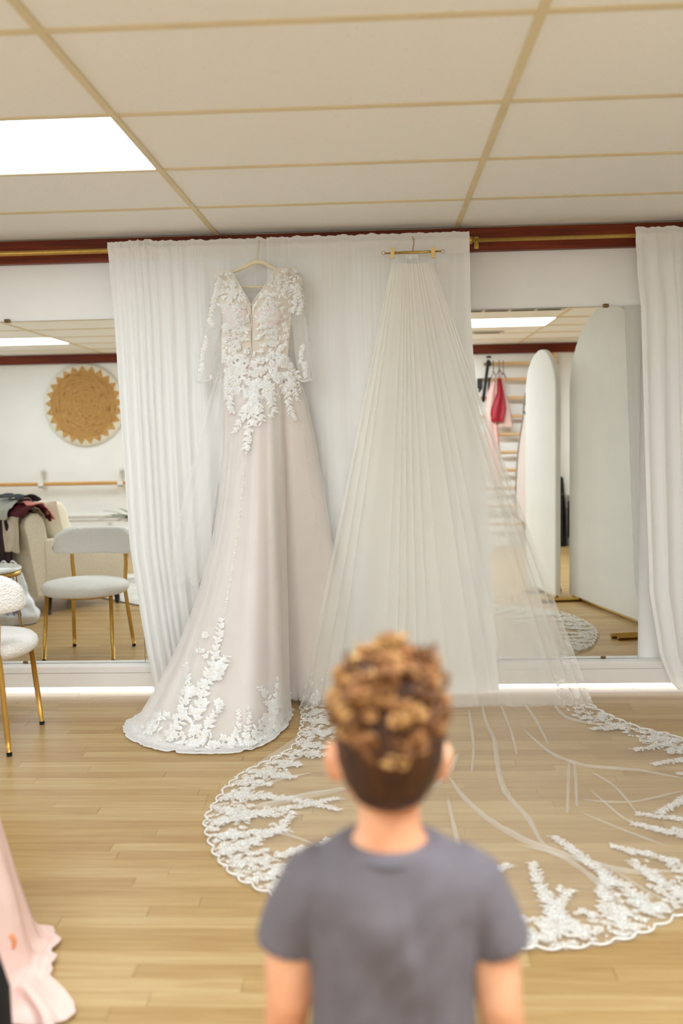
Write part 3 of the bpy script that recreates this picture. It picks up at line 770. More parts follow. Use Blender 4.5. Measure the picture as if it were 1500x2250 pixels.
# sleeves: scattered sprigs
for pts, s0, s1 in [([(480, 620), (470, 660), (462, 690)], 11, 8), ([(460, 700), (468, 720)], 10, 7), ([(452, 742), (446, 770), (440, 800)], 11, 7), ([(446, 800), (436, 830)], 10, 7), ([(434, 842), (450, 845), (462, 850)], 11, 9),
                    ([(655, 625), (662, 660), (655, 690)], 11, 8), ([(650, 640), (648, 680)], 10, 7), ([(664, 760), (660, 800)], 9, 7), ([(664, 838), (676, 842), (686, 844)], 11, 9), ([(668, 800), (672, 830)], 9, 7)]:
    L_.spray(pts, s0, s1, lr, 2)
# hem embroidery
for pts, s0, s1 in [([(420, 1600), (440, 1545), (450, 1500), (470, 1450), (480, 1400), (487, 1360)], 24, 10), ([(470, 1490), (485, 1465), (500, 1440)], 22, 10), ([(455, 1440), (440, 1430), (432, 1428)], 12, 8),
                    ([(400, 1560), (410, 1500), (408, 1460)], 18, 9), ([(430, 1520), (452, 1500), (475, 1480)], 20, 12), ([(450, 1610), (470, 1570), (488, 1545)], 18, 10), ([(370, 1610), (400, 1580), (425, 1555)], 20, 14),
                    ([(590, 1600), (600, 1560), (610, 1520), (612, 1488)], 18, 8), ([(600, 1560), (585, 1530), (570, 1508)], 16, 9), ([(608, 1565), (622, 1540), (636, 1520)], 15, 8), ([(515, 1620), (525, 1590), (522, 1560)], 13, 7), ([(540, 1615), (548, 1580), (546, 1550)], 12, 6),
                    ([(330, 1590), (350, 1575), (375, 1570)], 18, 12), ([(560, 1610), (575, 1590), (590, 1575)], 16, 10)]:
    L_.spray(pts, s0, s1, lr, 3)
for c, R in [((478, 1470), 22), ((470, 1478), 18), ((594, 1582), 22), ((415, 1520), 17), ((445, 1545), 15), ((450, 1395), 10), ((480, 1545), 12)]: L_.flower(c, R, 6, lr)
for i in range(150):
    x = lr.uniform(305, 630); y = interp([(300, 1588), (340, 1630), (470, 1648), (560, 1640), (630, 1590)], x) - abs(lr.gauss(0, 26 if x < 470 else 10)) - 3
    if lr.random() < .5: L_.flower((x, y), lr.uniform(5, 11), 5, lr)
    else: L_.leaf((x, y), lr.uniform(0, 6.28), lr.uniform(9, 18), lr.uniform(4, 7))
build('lace_applique', L_, M['lace'], gown, False, 'stuff')
bd = MB(); path = catmull([(x, y, 0) for x, y in [(543, 985), (536, 1030), (531, 1090), (524, 1150), (515, 1220), (505, 1285), (496, 1330), (488, 1370)]], 14)
for i, p in enumerate(path):
    if i % 2 == 0 or lr.random() < .4:
        q = gown_map(p.x + lr.uniform(-1, 1), p.y, .5)
        if q: bd.ball(q, lr.choice((.0022, .003, .004)), 6, 4)
for i in range(60):
    q = gown_map(lr.uniform(485, 640), lr.uniform(700, 880), .8)
    if q: bd.ball(q, .0025, 6, 4)
build('beading', bd, M['bead'], gown, True, 'stuff')

# ---- cream hanger of the gown
hg = thing('clothes_hanger', 'cream velvet hanger holding the wedding gown', 'hanger', at(568, 590, -.135))
hp = lambda x, y, Y=-.135: at(x, y, Y)
build('shoulder_bar', MB().tube([hp(*p) for p in [(480, 606), (512, 597), (535, 588), (552, 578), (566, 574), (582, 578), (600, 589), (625, 598), (655, 604)]], [.006, .008, .009, .011, .012, .011, .009, .008, .006], 10), M['hanger'], hg, True)
build('trouser_bar', MB().tube([hp(*p) for p in [(487, 607), (498, 622), (520, 630), (550, 631), (580, 630), (640, 622), (650, 606)]], .006, 10), M['hanger'], hg, True)
build('hook', MB().tube([hp(566, 574), hp(567, 552), hp(568, 540, -.13), hp(569, 532, -.10), hp(569, 528, -.05), hp(568, 533, -.018)], .003, 8), M['hanger'], hg, True)

# ================================================================== VEIL
veil = thing('bridal_veil', 'cathedral-length white tulle veil with scalloped lace edge spread over the floor', 'veil', (.3, -1.2, 0))
hem_ctrl = [(-.425, -.29), (-.40, -.45), (-.392, -.66), (-.415, -.885), (-.592, -1.184), (-.648, -1.521), (-.625, -1.68), (-.539, -1.894), (-.398, -2.063), (-.13, -2.24), (.12, -2.345), (.357, -2.372), (.514, -2.361), (.672, -2.306), (.826, -2.204),
            (1.08, -2.06), (1.27, -1.93), (1.385, -1.70), (1.43, -1.27), (1.30, -.80), (1.144, -.617), (1.05, -.43), (1.017, -.283)]
hemL = catmull([(x, y, 0) for x, y in hem_ctrl], 24)
cum = [0.]
for a, b in zip(hemL[:-1], hemL[1:]): cum.append(cum[-1] + (b - a).length)
HL = cum[-1]
def hem_at(d):
    d = min(max(d, 0), HL - 1e-6); lo, hi = 0, len(cum) - 1
    while hi - lo > 1:
        mid = (lo + hi) // 2
        if cum[mid] <= d: lo = mid
        else: hi = mid
    f = (d - cum[lo]) / (cum[hi] - cum[lo]); return hemL[lo].lerp(hemL[hi], f)
def contact(s): return Vector((-.425 + 1.442 * s, -.275 - .02 * math.sin(PI * s) + .008 * math.sin(s * 31), 0))
def veil_z(x, y): return .006 + .005 * max(0, mnoise.noise(Vector((x * 5, y * 5, 3)))) + .004 * max(0, mnoise.noise(Vector((x * 14, y * 11, 8))))
def ssmap(s): return s
def with_density(me, vals):
    a = me.attributes.new('tulle_weight', 'FLOAT', 'POINT')
    for i, v in enumerate(vals): a.data[i].value = v
    return me
# hanging fall
def fall(s0, s1, yoff, seed, k_den, nS=240, nT=60, folds=15):
    P = []; den = []
    tl, tr = at(858, 580, -.15), at(950, 578, -.15)
    for j in range(nT + 1):
        t = j / nT; row = []
        for i in range(nS + 1):
            s = s0 + (s1 - s0) * i / nS
            c = contact(s); top = tl.lerp(tr, .5 + (s - .5) * .98)
            p = top.lerp(Vector((c.x, 0, 0)), t)
            yb = -.150 + (c.y + .150) * (t ** 2.2)
            env = .35 + .65 * smooth01(.5 + 1.3 * mnoise.noise(Vector((s * 7, seed * 3., 0))))
            amp = (.003 + .010 * smooth01(t * 1.6)) * env
            phs = folds * s + 2.6 * mnoise.noise(Vector((s * 5, seed, 0)))
            w = math.sin(2 * PI * phs) + .6 * mnoise.noise(Vector((s * 26, t * .8, seed)))
            p.y = yb + yoff - amp * w * .6
            p.x += amp * .8 * math.cos(2 * PI * phs)
            p.z = max(top.z * (1 - t) + .006 * t, .006)
            if t > .93: p.y -= (t - .93) / .07 * .02 * (s > .02)
            row.append(p)
            wdt = .25 + 1.2 * t
            den.append(min(.95, k_den * (.26 / wdt) ** .52))
        P.append(row)
    return P, den
P1, d1 = fall(0, 1, 0., 4, .98)
P2, d2 = fall(.04, .62, .022, 9, .80, 160, 60, 9)
mb = MB().grid(P1)
me = mb.mesh('tulle_fall', root_loc(veil)); with_density(me, d1); build('tulle_fall', me, M['tulle'], veil, True)
mb = MB().grid(P2); me = mb.mesh('tulle_lining', root_loc(veil)); with_density(me, d2); build('tulle_lining', me, M['tulle'], veil, True)
# spread on the floor
nS, nR = 300, 70; P = []
for j in range(nR + 1):
    r_ = j / nR; row = []
    for i in range(nS + 1):
        s = i / nS; h = hem_at(s * HL); c = contact(s) + Vector((0, .05, 0)); p = c.lerp(h, r_)
        z = veil_z(p.x, p.y)
        z += .035 * math.exp(-(r_ * (h - c).length / .06)) * abs(math.sin(s * 26 * PI)) * (r_ > 0)
        row.append(Vector((p.x, p.y, z)))
    P.append(row)
mb = MB().grid(P); me = mb.mesh('tulle_train', root_loc(veil)); with_density(me, [.14] * len(mb.v)); build('tulle_train', me, M['tulle'], veil, True)
# folds where the tulle doubles over itself
fold_mat = cloth_mat('doubled_tulle', (254, 251, 245), .5, .26, fac_edge=.25)
FOLDS = [([(1058, 1535), (1065, 1580), (1085, 1625), (1093, 1680), (1105, 1730), (1125, 1762), (1160, 1800), (1188, 1850), (1225, 1885)], 9), ([(985, 1708), (1020, 1755), (1080, 1808), (1150, 1848), (1230, 1880), (1320, 1905), (1400, 1920), (1500, 1914)], 11),
         ([(1150, 1605), (1200, 1650), (1250, 1675), (1300, 1688), (1400, 1695), (1510, 1714)], 8), ([(1135, 1530), (1175, 1580), (1205, 1640)], 6), ([(1150, 1862), (1230, 1885), (1290, 1922), (1350, 1978), (1385, 2012), (1412, 2026)], 8),
         ([(1249, 1680), (1248, 1720), (1246, 1790)], 5), ([(1262, 1680), (1265, 1720), (1267, 1775)], 5), ([(560, 1778), (650, 1757), (760, 1736)], 14), ([(950, 1735), (985, 1700), (1005, 1660)], 10), ([(985, 1760), (1000, 1830), (1010, 1860)], 7),
         ([(1215, 1548), (1245, 1578), (1300, 1592), (1410, 1605)], 8), ([(1280, 1760), (1380, 1765), (1500, 1740)], 4), ([(1300, 1740), (1370, 1800), (1440, 1830)], 4), ([(1400, 1790), (1350, 1730), (1300, 1700)], 4), ([(1460, 1860), (1380, 1830), (1280, 1790)], 4), ([(1340, 1910), (1420, 1960), (1500, 2000)], 4),
         ([(680, 1700), (600, 1720), (540, 1745)], 6), ([(700, 1860), (600, 1830), (500, 1835)], 5), ([(1030, 1560), (1040, 1640), (1036, 1700)], 5), ([(1095, 1540), (1120, 1600), (1135, 1660)], 5)]
for pts, w in FOLDS:
    path = catmull([tuple(fl(x, y, .006)) for x, y in pts], 8); P = []
    n_ = len(path)
    for i, p in enumerate(path):
        t = (path[min(i + 1, n_ - 1)] - path[max(i - 1, 0)]).normalized(); nrm = Vector((-t.y, t.x, 0)); taper = math.sin(PI * (i + .6) / (n_ + .2)) ** .5
        hw = w * .0011 * taper * (1 + .35 * mnoise.noise(Vector((i * .3, w, 1))))
        P.append([Vector((p.x, p.y, veil_z(p.x, p.y) + .003)) + nrm * hw * a + Vector((0, 0, hw * b)) for a, b in ((-1.2, 0), (-.8, .55), (-.25, .95), (.35, .9), (.85, .45), (1.15, 0))])
    build('fold', MB().grid(P), fold_mat, veil, True)

def veil_map(x, y, h): return Vector((x, y, veil_z(x, y) + .004 + .005 * h))
V_ = Lace(veil_map); vr = random.Random(5)
def hem_frame(d):
    p = hem_at(d); q = hem_at(d + .01); t = (q - p)
    t = t.normalized() if t.length > 1e-6 else (hem_at(d) - hem_at(d - .01)).normalized()
    return p, t, Vector((t.y, -t.x, 0)) if False else Vector((-t.y, t.x, 0))
inward_sign = 1 if (hem_frame(HL * .45)[2].dot(Vector((.4, -1.2, 0)) - hem_frame(HL * .45)[0]) > 0) else -1
cord = []
d = 0.
while d < HL:
    p, t, nn = hem_frame(d); nn = nn * inward_sign
    sc = abs(math.sin(d / .075 * PI))
    q = p + nn * (.016 * (1 - sc)); cord.append(Vector((q.x, q.y, veil_z(q.x, q.y) + .004))); d += .0125
build('scalloped_hem', MB().tube(cord, .0030, 6), M['cord'], veil, True)
d = .02
while d < HL - .02:            # flower band just inside the hem
    p, t, nn = hem_frame(d); nn = nn * inward_sign
    for k in range(3):
        q = p + nn * (.016 + .15 * vr.random() ** 1.3) + t * vr.uniform(-.03, .03)
        if vr.random() < .62: V_.flower((q.x, q.y), vr.uniform(.011, .021), vr.choice((5, 6)), vr)
        else: V_.leaf((q.x, q.y), vr.uniform(0, 6.28), vr.uniform(.022, .045), .013)
    d += .0135
d = .12; k = 0
while d < HL - .1:             # sprays reaching in from the hem
    p, t, nn = hem_frame(d); nn = nn * inward_sign
    Ls = vr.uniform(.32, .52) if k % 2 == 0 else vr.uniform(.18, .3)
    if d < 1.0 or d > HL - .9: Ls *= .5
    dirn = (nn + t * vr.uniform(-.45, .45)).normalized(); dir2 = (dirn + t * vr.uniform(-.5, .5)).normalized()
    a = p + nn * .05; b = a + dirn * Ls * .5; c = b + dir2 * Ls * .5
    V_.spray([(a.x, a.y), (b.x, b.y), (c.x, c.y)], .050, .024, vr, 2, dense=1.25)
    for kk in range(9):
        f = vr.random() ** 1.5; q = a.lerp(c, f) + t * vr.gauss(0, .036 * (1.15 - f)); V_.flower((q.x, q.y), vr.uniform(.009, .019), 5, vr)
    d += vr.uniform(.10, .15); k += 1
build('lace_border', V_, M['vlace'], veil, False, 'stuff')
bd = MB()
for i in range(260):
    p, t, nn = hem_frame(vr.uniform(0, HL)); q = p + nn * inward_sign * abs(vr.gauss(.03, .05)); bd.ball((q.x, q.y, veil_z(q.x, q.y) + .008), vr.uniform(.0018, .0032), 6, 4)
build('sequins', bd, M['bead'], veil, True, 'stuff')
# lace on the lower edge of the fall near the plinth, both ends
def fall_map(P, nS_, nT_):
    def f(u, v, h):
        i = min(max(u, 0), .9999) * nS_; j = min(max(v, 0), .9999) * nT_; a, b = int(i), int(j)
        p = P[b][a].lerp(P[b][a + 1], i - a).lerp(P[b + 1][a].lerp(P[b + 1][a + 1], i - a), j - b)
        return p + Vector((0, -.004 - .004 * h, 0))
    return f
W_ = Lace(fall_map(P1, 240, 60))
for i in range(70):
    u = vr.choice((vr.uniform(.0, .06), vr.uniform(.90, 1.))); v = 1 - abs(vr.gauss(0, .045))
    if vr.random() < .6: W_.flower((u, v), .008, 5, vr)
    else: W_.leaf((u, v), vr.uniform(0, 6.28), .014, .006)
build('lace_side', W_, M['vlace'], veil, False, 'stuff')
cm = MB(); c0 = at(903, 563, -.155)
cm.box(c0.x - .034, c0.x + .034, -.158, -.154, c0.z - .012, c0.z + .008, .001)
for i in range(9): cm.box(c0.x - .033 + i * .0078, c0.x - .033 + i * .0078 + .003, -.157, -.155, c0.z - .035, c0.z - .012)
build('comb', cm, M['acrylic'], veil)
build('crystal', MB().ball((c0.x - .001, -.162, c0.z - .004), .005, 10, 6), M['bead'], veil, True)
# gold clip hanger of the veil
vh = thing('clip_hanger', 'gold clip hanger with pale wooden clips holding the veil', 'hanger', at(905, 555, -.145))
build('rail', MB().tube([at(845, 557, -.145), at(968, 552, -.145)], .004, 10), M['gold'], vh, True)
build('rail_bar', MB().tube([at(866, 556, -.145), at(946, 553, -.145)], .0065, 10), M['gold'], vh, True)
for x in (842, 972): build('end_ring', MB().tube([at(x + 4 * math.cos(t), 556 - (x - 842) * .025 + 4 * math.sin(t), -.145) for t in [k * PI / 5 for k in range(11)]], .0014, 6), M['gold'], vh, True)
for x, y in ((862, 556), (951, 555)):
    p = at(x, y, -.145); build('clip', MB().box(p.x - .009, p.x + .009, p.y - .014, p.y + .012, p.z - .025, p.z + .024, .003), M['clipwood'], vh)
build('hook', MB().tube([at(907, 554, -.145), at(907, 545, -.145), at(909, 535, -.14), at(909, 527, -.12), at(906, 521, -.08), at(905, 521, -.045), at(906, 527, -.010)], .0026, 8), M['gold'], vh, True)

# ================================================================== FURNITURE
def place(mb, origin, ang):
    c, s = math.cos(ang), math.sin(ang); ox, oy, oz = origin
    mb.v = [(ox + x * c - y * s, oy + x * s + y * c, oz + z) for x, y, z in mb.v]; return mb

# ---- white boucle chair with gold legs, facing the mirror (+Y)
CH = (-1.842, -.715, 0); CA = math.radians(2)
chair = thing('side_chair', 'white boucle chair with round seat and gold legs facing the mirror', 'chair', CH)
def cbuild(n, mb, m, par=None, sm=True): return build(n, place(mb, CH, CA), m, par or chair, sm)
prof = [(.02, .395), (.20, .393), (.245, .400), (.262, .418), (.266, .435), (.262, .452), (.245, .468), (.20, .477), (.10, .481), (.01, .482)]
cbuild('seat', MB().lathe(prof, (0, .02, 0), 48, 1, .95), M['boucle'])
cbuild('seat_ring', MB().tube([(.165 * math.cos(t), .02 + .155 * math.sin(t), .387) for t in [2 * PI * k / 32 for k in range(33)]], .009, 8), M['goldleg'])
P = []
for i in range(33):
    f = i / 32; a = (f - .5) * 1.62; hx = .375 * math.sin(a) + .012; hy = -.235 + .36 * (1 - math.cos(a))
    e = abs(f - .5) * 2; hh = .088 * (1 - max(0, e - .55) ** 2 / .45 ** 2 * .55); th = .032 * math.sqrt(max(.02, 1 - max(0, (e - .86) / .14) ** 2 * .97)); hh *= math.sqrt(max(.05, 1 - max(0, (e - .90) / .10) ** 2 * .9))
    zc = .700 - (.088 - hh) * .55; nx_, ny_ = math.sin(a), -math.cos(a)
    ring = []
    for k in range(16):
        t = 2 * PI * k / 16; cx_, cz_ = math.copysign(abs(math.cos(t)) ** .6, math.cos(t)), math.copysign(abs(math.sin(t)) ** .6, math.sin(t))
        ring.append((hx + nx_ * th * cx_, hy + ny_ * th * cx_ , zc + hh * cz_))
    P.append(ring)
bk = MB().grid(P, True); bk.f.append(tuple(range(16))); bk.f.append(tuple(32 * 16 + k for k in reversed(range(16))))
cbuild('backrest', bk, M['boucle'])
for pts in ([(-.20, .14, .40), (-.215, .19, .018)], [(.20, .14, .40), (.215, .19, .018)], [(-.165, -.212, .66), (-.168, -.214, .56), (-.16, -.21, .45), (-.162, -.19, .38), (-.182, -.225, .018)], [(.185, -.205, .66), (.188, -.207, .56), (.18, -.205, .45), (.182, -.19, .38), (.214, -.225, .018)]):
    pts2 = [tuple(p) for p in catmull(pts, 5)] if len(pts) > 2 else pts
    lg = cbuild('leg', MB().tube(pts2, .0125, 12), M['goldleg'])
    x, y, z = pts[-1]; cbuild('foot_cap', MB().tube([(x, y, .018), (x * 1.002, y, .0005)], .0118, 12), M['rubber'], lg)

# ---- round side table on hairpin legs
TB = (-2.50, -.72, 0)
tb = thing('side_table', 'small round white-topped side table with gold rim and wire legs beside the chair', 'table', TB)
build('table_top', MB().lathe([(.01, .535), (.225, .535), (.232, .54), (.232, .55), (.226, .555), (.01, .556)], TB, 40), M['marble'], tb, True)
build('rim', MB().lathe([(.2, .505), (.226, .505), (.228, .533), (.2, .533)], TB, 40), M['gold'], tb, True)
for k in range(4):
    a = PI / 4 + k * PI / 2 + .15; e1, e2 = Vector((math.cos(a), math.sin(a), 0)), Vector((-math.sin(a), math.cos(a), 0)); c = Vector(TB)
    build('hairpin_leg', MB().tube([c + e1 * .19 + e2 * .045 + Vector((0, 0, .505)), c + e1 * .225 + e2 * .010 + Vector((0, 0, .02)), c + e1 * .226 + Vector((0, 0, .004)), c + e1 * .225 - e2 * .010 + Vector((0, 0, .02)), c + e1 * .19 - e2 * .045 + Vector((0, 0, .505))], .0035, 6), M['gold'], tb, True)

# ---- white carrier bag on the floor
BG = (-2.74, -1.70, 0)
P = []
for i in range(22):
    f = i / 21; z = .005 + .40 * f; w = interp([(0, .17), (.12, .21), (.35, .17), (.7, .12), (1, .09)], f); dd = interp([(0, .10), (.15, .12), (.6, .07), (1, .025)], f)
    P.append([Vector((BG[0] + w * math.cos(t) * (1 + .16 * mnoise.noise(Vector((math.cos(t) * 3, math.sin(t) * 3, f * 6)))), BG[1] + dd * math.sin(t) * (1 + .3 * mnoise.noise(Vector((math.cos(t) * 4, math.sin(t) * 4, f * 7 + 4)))), z * (1 - .06 * math.cos(t)))) for t in [2 * PI * k / 36 for k in range(36)]])
bag = thing('carrier_bag', 'crumpled white plastic carrier bag with blue print beside the armchair', 'bag', BG)
build('bag_body', MB().grid(P, True), M['plastic'], bag, True)
pr = MB()
for i in range(9):
    x = BG[0] - .02 + .016 * i; z = .10 + .012 * math.sin(i * 2.1); pr.tube([(x, BG[1] + .128, z), (x + .008, BG[1] + .130, z + .02 + .012 * (i % 3)), (x + .012, BG[1] + .128, z - .005)], .003, 5)
build('printed_mark', pr, M['bluep'], bag)
for s_ in (-1, 1): build('handle', MB().tube([tuple(p) for p in catmull([(BG[0] + s_ * .05, BG[1], .39), (BG[0] + s_ * .06, BG[1] + .02, .44), (BG[0] + s_ * .03, BG[1] + .03, .47), (BG[0] + s_ * .012, BG[1] + .01, .43)], 5)], .008, 6), M['plastic'], bag, True)

# ---- cream armchair, its side towards the mirror
AF = math.atan2(-.753, .657); AL = Vector((.753, .657, 0)); FWD = Vector((.657, -.753, 0))
back_leg = Vector((-2.593, -2.04, 0)); ORG = back_leg - AL * .39 + FWD * .31
arm = thing('armchair', 'cream linen armchair with clothes piled on its back', 'armchair', tuple(ORG))
def abuild(n, mb, m, par=None, sm=True): return build(n, place(mb, ORG, AF), m, par or arm, sm)
def soft(x0, x1, y0, y1, z0, z1, b): return MB().box(x0, x1, y0, y1, z0, z1, b)
for s_ in (1, -1):
    y0, y1 = (.30, .415) if s_ > 0 else (-.415, -.30)
    o = abuild('arm_panel', soft(-.33, .40, y0, y1, .13, .585, .035), M['linen']); autosmooth(o)
# back with a rounded top, leaning backwards
P = []
for i in range(25):
    f = i / 24; a = PI * f
    P.append([(-.40 - .02 - .10 * math.cos(a) * 1., yv, .70 + .10 * math.sin(a)) for yv in [-.40 + .8 * k / 12 for k in range(13)]])
lean = []
bm_ = MB()
prof2 = [(-.30, .14), (-.395, .14), (-.47, .62), (-.485, .70), (-.465, .76), (-.42, .797), (-.365, .795), (-.325, .755), (-.31, .69), (-.27, .40), (-.25, .14)]
R_ = []
for yv, k in [(-.402, .9), (-.396, .98), (-.38, 1), (.38, 1), (.396, .98), (.402, .9)]:
    R_.append([(-.37 + (x + .37) * k, yv, .45 + (z - .45) * (k * .5 + .5)) for x, z in prof2])
bm_.grid(R_, True); n_ = len(prof2); bm_.f.append(tuple(range(n_))); bm_.f.append(tuple(5 * n_ + k for k in reversed(range(n_))))
o = abuild('back', bm_, M['linen']); autosmooth(o, 50)
autosmooth(abuild('seat_base', soft(-.30, .38, -.30, .30, .13, .30, .02), M['linen']))
autosmooth(abuild('seat_cushion', soft(-.26, .42, -.295, .295, .302, .45, .045), M['linen']))
for x, y in ((-.31, .39), (.31, .39), (-.31, -.39), (.31, -.39)):
    abuild('leg', MB().tube([(x * .97, y * .97, .135), (x, y, .0)], [.028, .018], 12), M['dark'])
# cushion leaning in the armchair
def pillow_mb(w, hgt, th, n=18):
    mb = MB(); 
    for sgn in (1, -1):
        P = []
        for i in range(n + 1):
            row = []
            for j in range(n + 1):
                u, v = i / n * 2 - 1, j / n * 2 - 1; k = (max(0, (1 - u ** 4)) * max(0, (1 - v ** 4))) ** .5
                row.append((sgn * th * k, u * w * (1 - .08 * (1 - v * v)) , v * hgt * (1 - .08 * (1 - u * u))))
            P.append(row if sgn > 0 else row[::-1])
        mb.grid(P)
    return mb
cu = pillow_mb(.22, .21, .115)
cu.v = [(x * math.cos(-.25) + z * math.sin(-.25), y, -x * math.sin(-.25) + z * math.cos(-.25)) for x, y, z in cu.v]
cpos = ORG + FWD * (-.125) + AL * .12 + Vector((0, 0, .672))
o = build('cushion', place(cu, cpos, AF), M['pillow'], None, True, origin=tuple(cpos)); tag(o, 'plump cream cushion leaning against the armchair back', 'cushion')

# ---- garments thrown over the armchair back
def drape(name, label, cat, m, centre, size, seed, over=.10, hang=.0, yaw=0., lift=0., thick=.0, group='clothes piled on the armchair'):
    """a crumpled garment: lies over the back top and hangs down on both sides. local x across the back, y along it."""
    nu, nv = 34, 26; P = []
    for i in range(nu + 1):
        u = (i / nu - .5) * size[0]; row = []
        for j in range(nv + 1):
            v = (j / nv - .5) * size[1]
            a = abs(u + hang); R0 = .085 + lift * .5
            if a < R0 * 1.57: ang = (u + hang) / R0; x, z = R0 * math.sin(ang), R0 * math.cos(ang) - R0
            else: x, z = math.copysign(R0 * 1.02, u + hang), -R0 - (a - R0 * 1.57)
            n1 = mnoise.noise(Vector((u * 9, v * 9, seed))); n2 = mnoise.noise(Vector((u * 22, v * 16, seed + 5)))
            x += math.copysign(1, x) * (.016 + .02 * n1) if a > R0 else .012 * n2
            z += lift + .022 * n1 + .010 * n2
            vv = v * (1 - .25 * max(0, a - R0) * 2)
            row.append((x * 1. - .395, vv + centre + .03 * n1, .800 + .012 + z))
        P.append(row)
    mb = place(MB().grid(P), ORG, AF)
    org = ORG + FWD * -.395 + AL * centre + Vector((0, 0, .8))
    root = thing(name, label, cat, tuple(org), group)
    o = build('cloth', mb, m, root, True)
    md = o.modifiers.new('thickness', 'SOLIDIFY'); md.thickness = .008; md.offset = 1
    return root
drape('sweatpants', 'dark plum sweatpants hanging down the outside of the armchair back', 'trousers', M['maroon2'], .10, (.80, .26), 3, hang=-.19, lift=.012)
drape('sweatshirt', 'cream knit sweatshirt slung over the armchair back with a sleeve hanging', 'sweater', M['cream'], .235, (.56, .26), 7, hang=-.12, lift=.030)
drape('hoodie', 'maroon hoodie lying along the top of the armchair back', 'sweater', M['maroon'], .20, (.34, .50), 12, hang=.02, lift=.050)
drape('cardigan', 'rose knit cardigan folded at the end of the clothes pile', 'sweater', M['rose'], .36, (.24, .20), 15, hang=.08, lift=.066)
drape('jumper', 'pale grey jumper heaped on the clothes pile', 'sweater', M['greyk'], .06, (.40, .36), 19, hang=-.02, lift=.085)
drape('fleece', 'charcoal fleece on top of the clothes pile', 'sweater', M['charcoal'], .12, (.20, .34), 23, hang=.03, lift=.118)

# ---- rug, dark stand and potted plant behind the armchair
e0 = Vector((-2.28, -2.62, 0)); rg = MB().box(-.0, 1.7, -1.1, .42, .0015, .012, .004)
ro = build('area_rug', place(rg, tuple(e0), AF), M['rug'], None, origin=tuple(e0)); tag(ro, 'pale grey rug lying before the armchair', 'rug')
ST = Vector((-2.29, -3.62, .012))
stn = thing('plant_stand', 'dark wooden round stand carrying the potted plant', 'table', tuple(ST))
build('stand_top', MB().lathe([(.01, .405), (.16, .405), (.165, .415), (.165, .425), (.01, .43)], ST, 32), M['dark'], stn, True)
for k in range(3):
    a = .5 + k * 2 * PI / 3; build('leg', MB().tube([ST + Vector((.10 * math.cos(a), .10 * math.sin(a), .41)), ST + Vector((.17 * math.cos(a), .17 * math.sin(a), .0))], [.014, .010], 10), M['dark'], stn, True)
pl = thing('potted_plant', 'leafy green eucalyptus in a sand-coloured pot on the dark stand', 'potted plant', tuple(ST + Vector((-.02, 0, .43))))
pb = ST + Vector((-.02, 0, .43))
build('pot', MB().lathe([(.05, .0), (.058, .005), (.075, .13), (.078, .15), (.068, .15), (.06, .13), (.01, .12)], pb, 28), M['pot'], pl, True)
pr_ = random.Random(4); lv = MB(); sm_ = MB()
for k in range(22):
    az = pr_.uniform(0, 6.28) if k > 5 else 2.6 + pr_.uniform(-.7, .9); Ls = pr_.uniform(.22, .38); up = pr_.uniform(.35, 1.1)
    d0 = Vector((math.cos(az), math.sin(az), up)).normalized(); pts = [pb + Vector((0, 0, .13)) + d0 * Ls * f + Vector((0, 0, -.10 * f * f)) for f in [i / 10 for i in range(11)]]
    sm_.tube(pts, .002, 5)
    for i in range(2, 11):
        for s_ in (-1, 1):
            t = (pts[i] - pts[i - 1]).normalized(); sd = t.cross(Vector((0, 0, 1))).normalized() * s_; r0 = .019 * (1.15 - i * .06)
            c = pts[i]; a1 = (sd + t * .6).normalized(); w1 = a1.cross(Vector((pr_.uniform(-.4, .4), pr_.uniform(-.4, .4), 1))).normalized()
            lv.add([c, c + a1 * r0 + w1 * r0 * .6, c + a1 * r0 * 2, c + a1 * r0 - w1 * r0 * .6], [(0, 1, 2, 3)])
build('stems', sm_, M['leaf'], pl, True); build('leaves', lv, M['leaf'], pl, False, 'stuff')

# ================================================================== BACK WALL
SUN = Vector((-3.525, YB + .02, 1.768))
sun = thing('woven_wall_disc', 'round woven straw wall disc with sunray edge hanging above the barre', 'wall decoration', tuple(SUN))
def on_wall(mb, o): mb.v = [(o[0] + x, o[1] + z, o[2] + y) for x, y, z in mb.v]; return mb
build('pale_backing', on_wall(MB().lathe([(.01, 0), (.485, 0), (.49, .006), (.485, .016), (.40, .022), (.01, .024)], (0, 0, 0), 72), SUN), M['strawpale'], sun, True)
coil = MB()
for k in range(26):                      # coiled centre, ring by ring
    rr = .010 + k * .0151
    coil.tube([(rr * math.cos(t), rr * math.sin(t), .026 + .002 * math.sin(k * 1.7)) for t in [2 * PI * i / 64 for i in range(65)]], .0088, 6, False)
build('coil', on_wall(coil, SUN), M['straw'], sun, True)
ray_mesh = MB()
for k in range(25):
    a = 2 * PI * k / 25 + .05; w = .058
    c, s_ = math.cos(a), math.sin(a)
    tri = MB().add([(.385, -w, .020), (.385, w, .020), (.470, .012, .018), (.385, -w, .034), (.385, w, .034), (.470, .012, .024)], [(3, 4, 5), (0, 2, 1), (0, 1, 4, 3), (1, 2, 5, 4), (2, 0, 3, 5)])
    tri.v = [(x * c - y * s_, x * s_ + y * c, z) for x, y, z in tri.v]
    build('ray', on_wall(tri, SUN), M['straw'], sun)
build('hanging_loop', MB().tube([SUN + Vector((-.006, .004, .48)), SUN + Vector((0, .03, .525)), SUN + Vector((.006, .004, .48))], .0015, 5), M['clip'], sun, True)

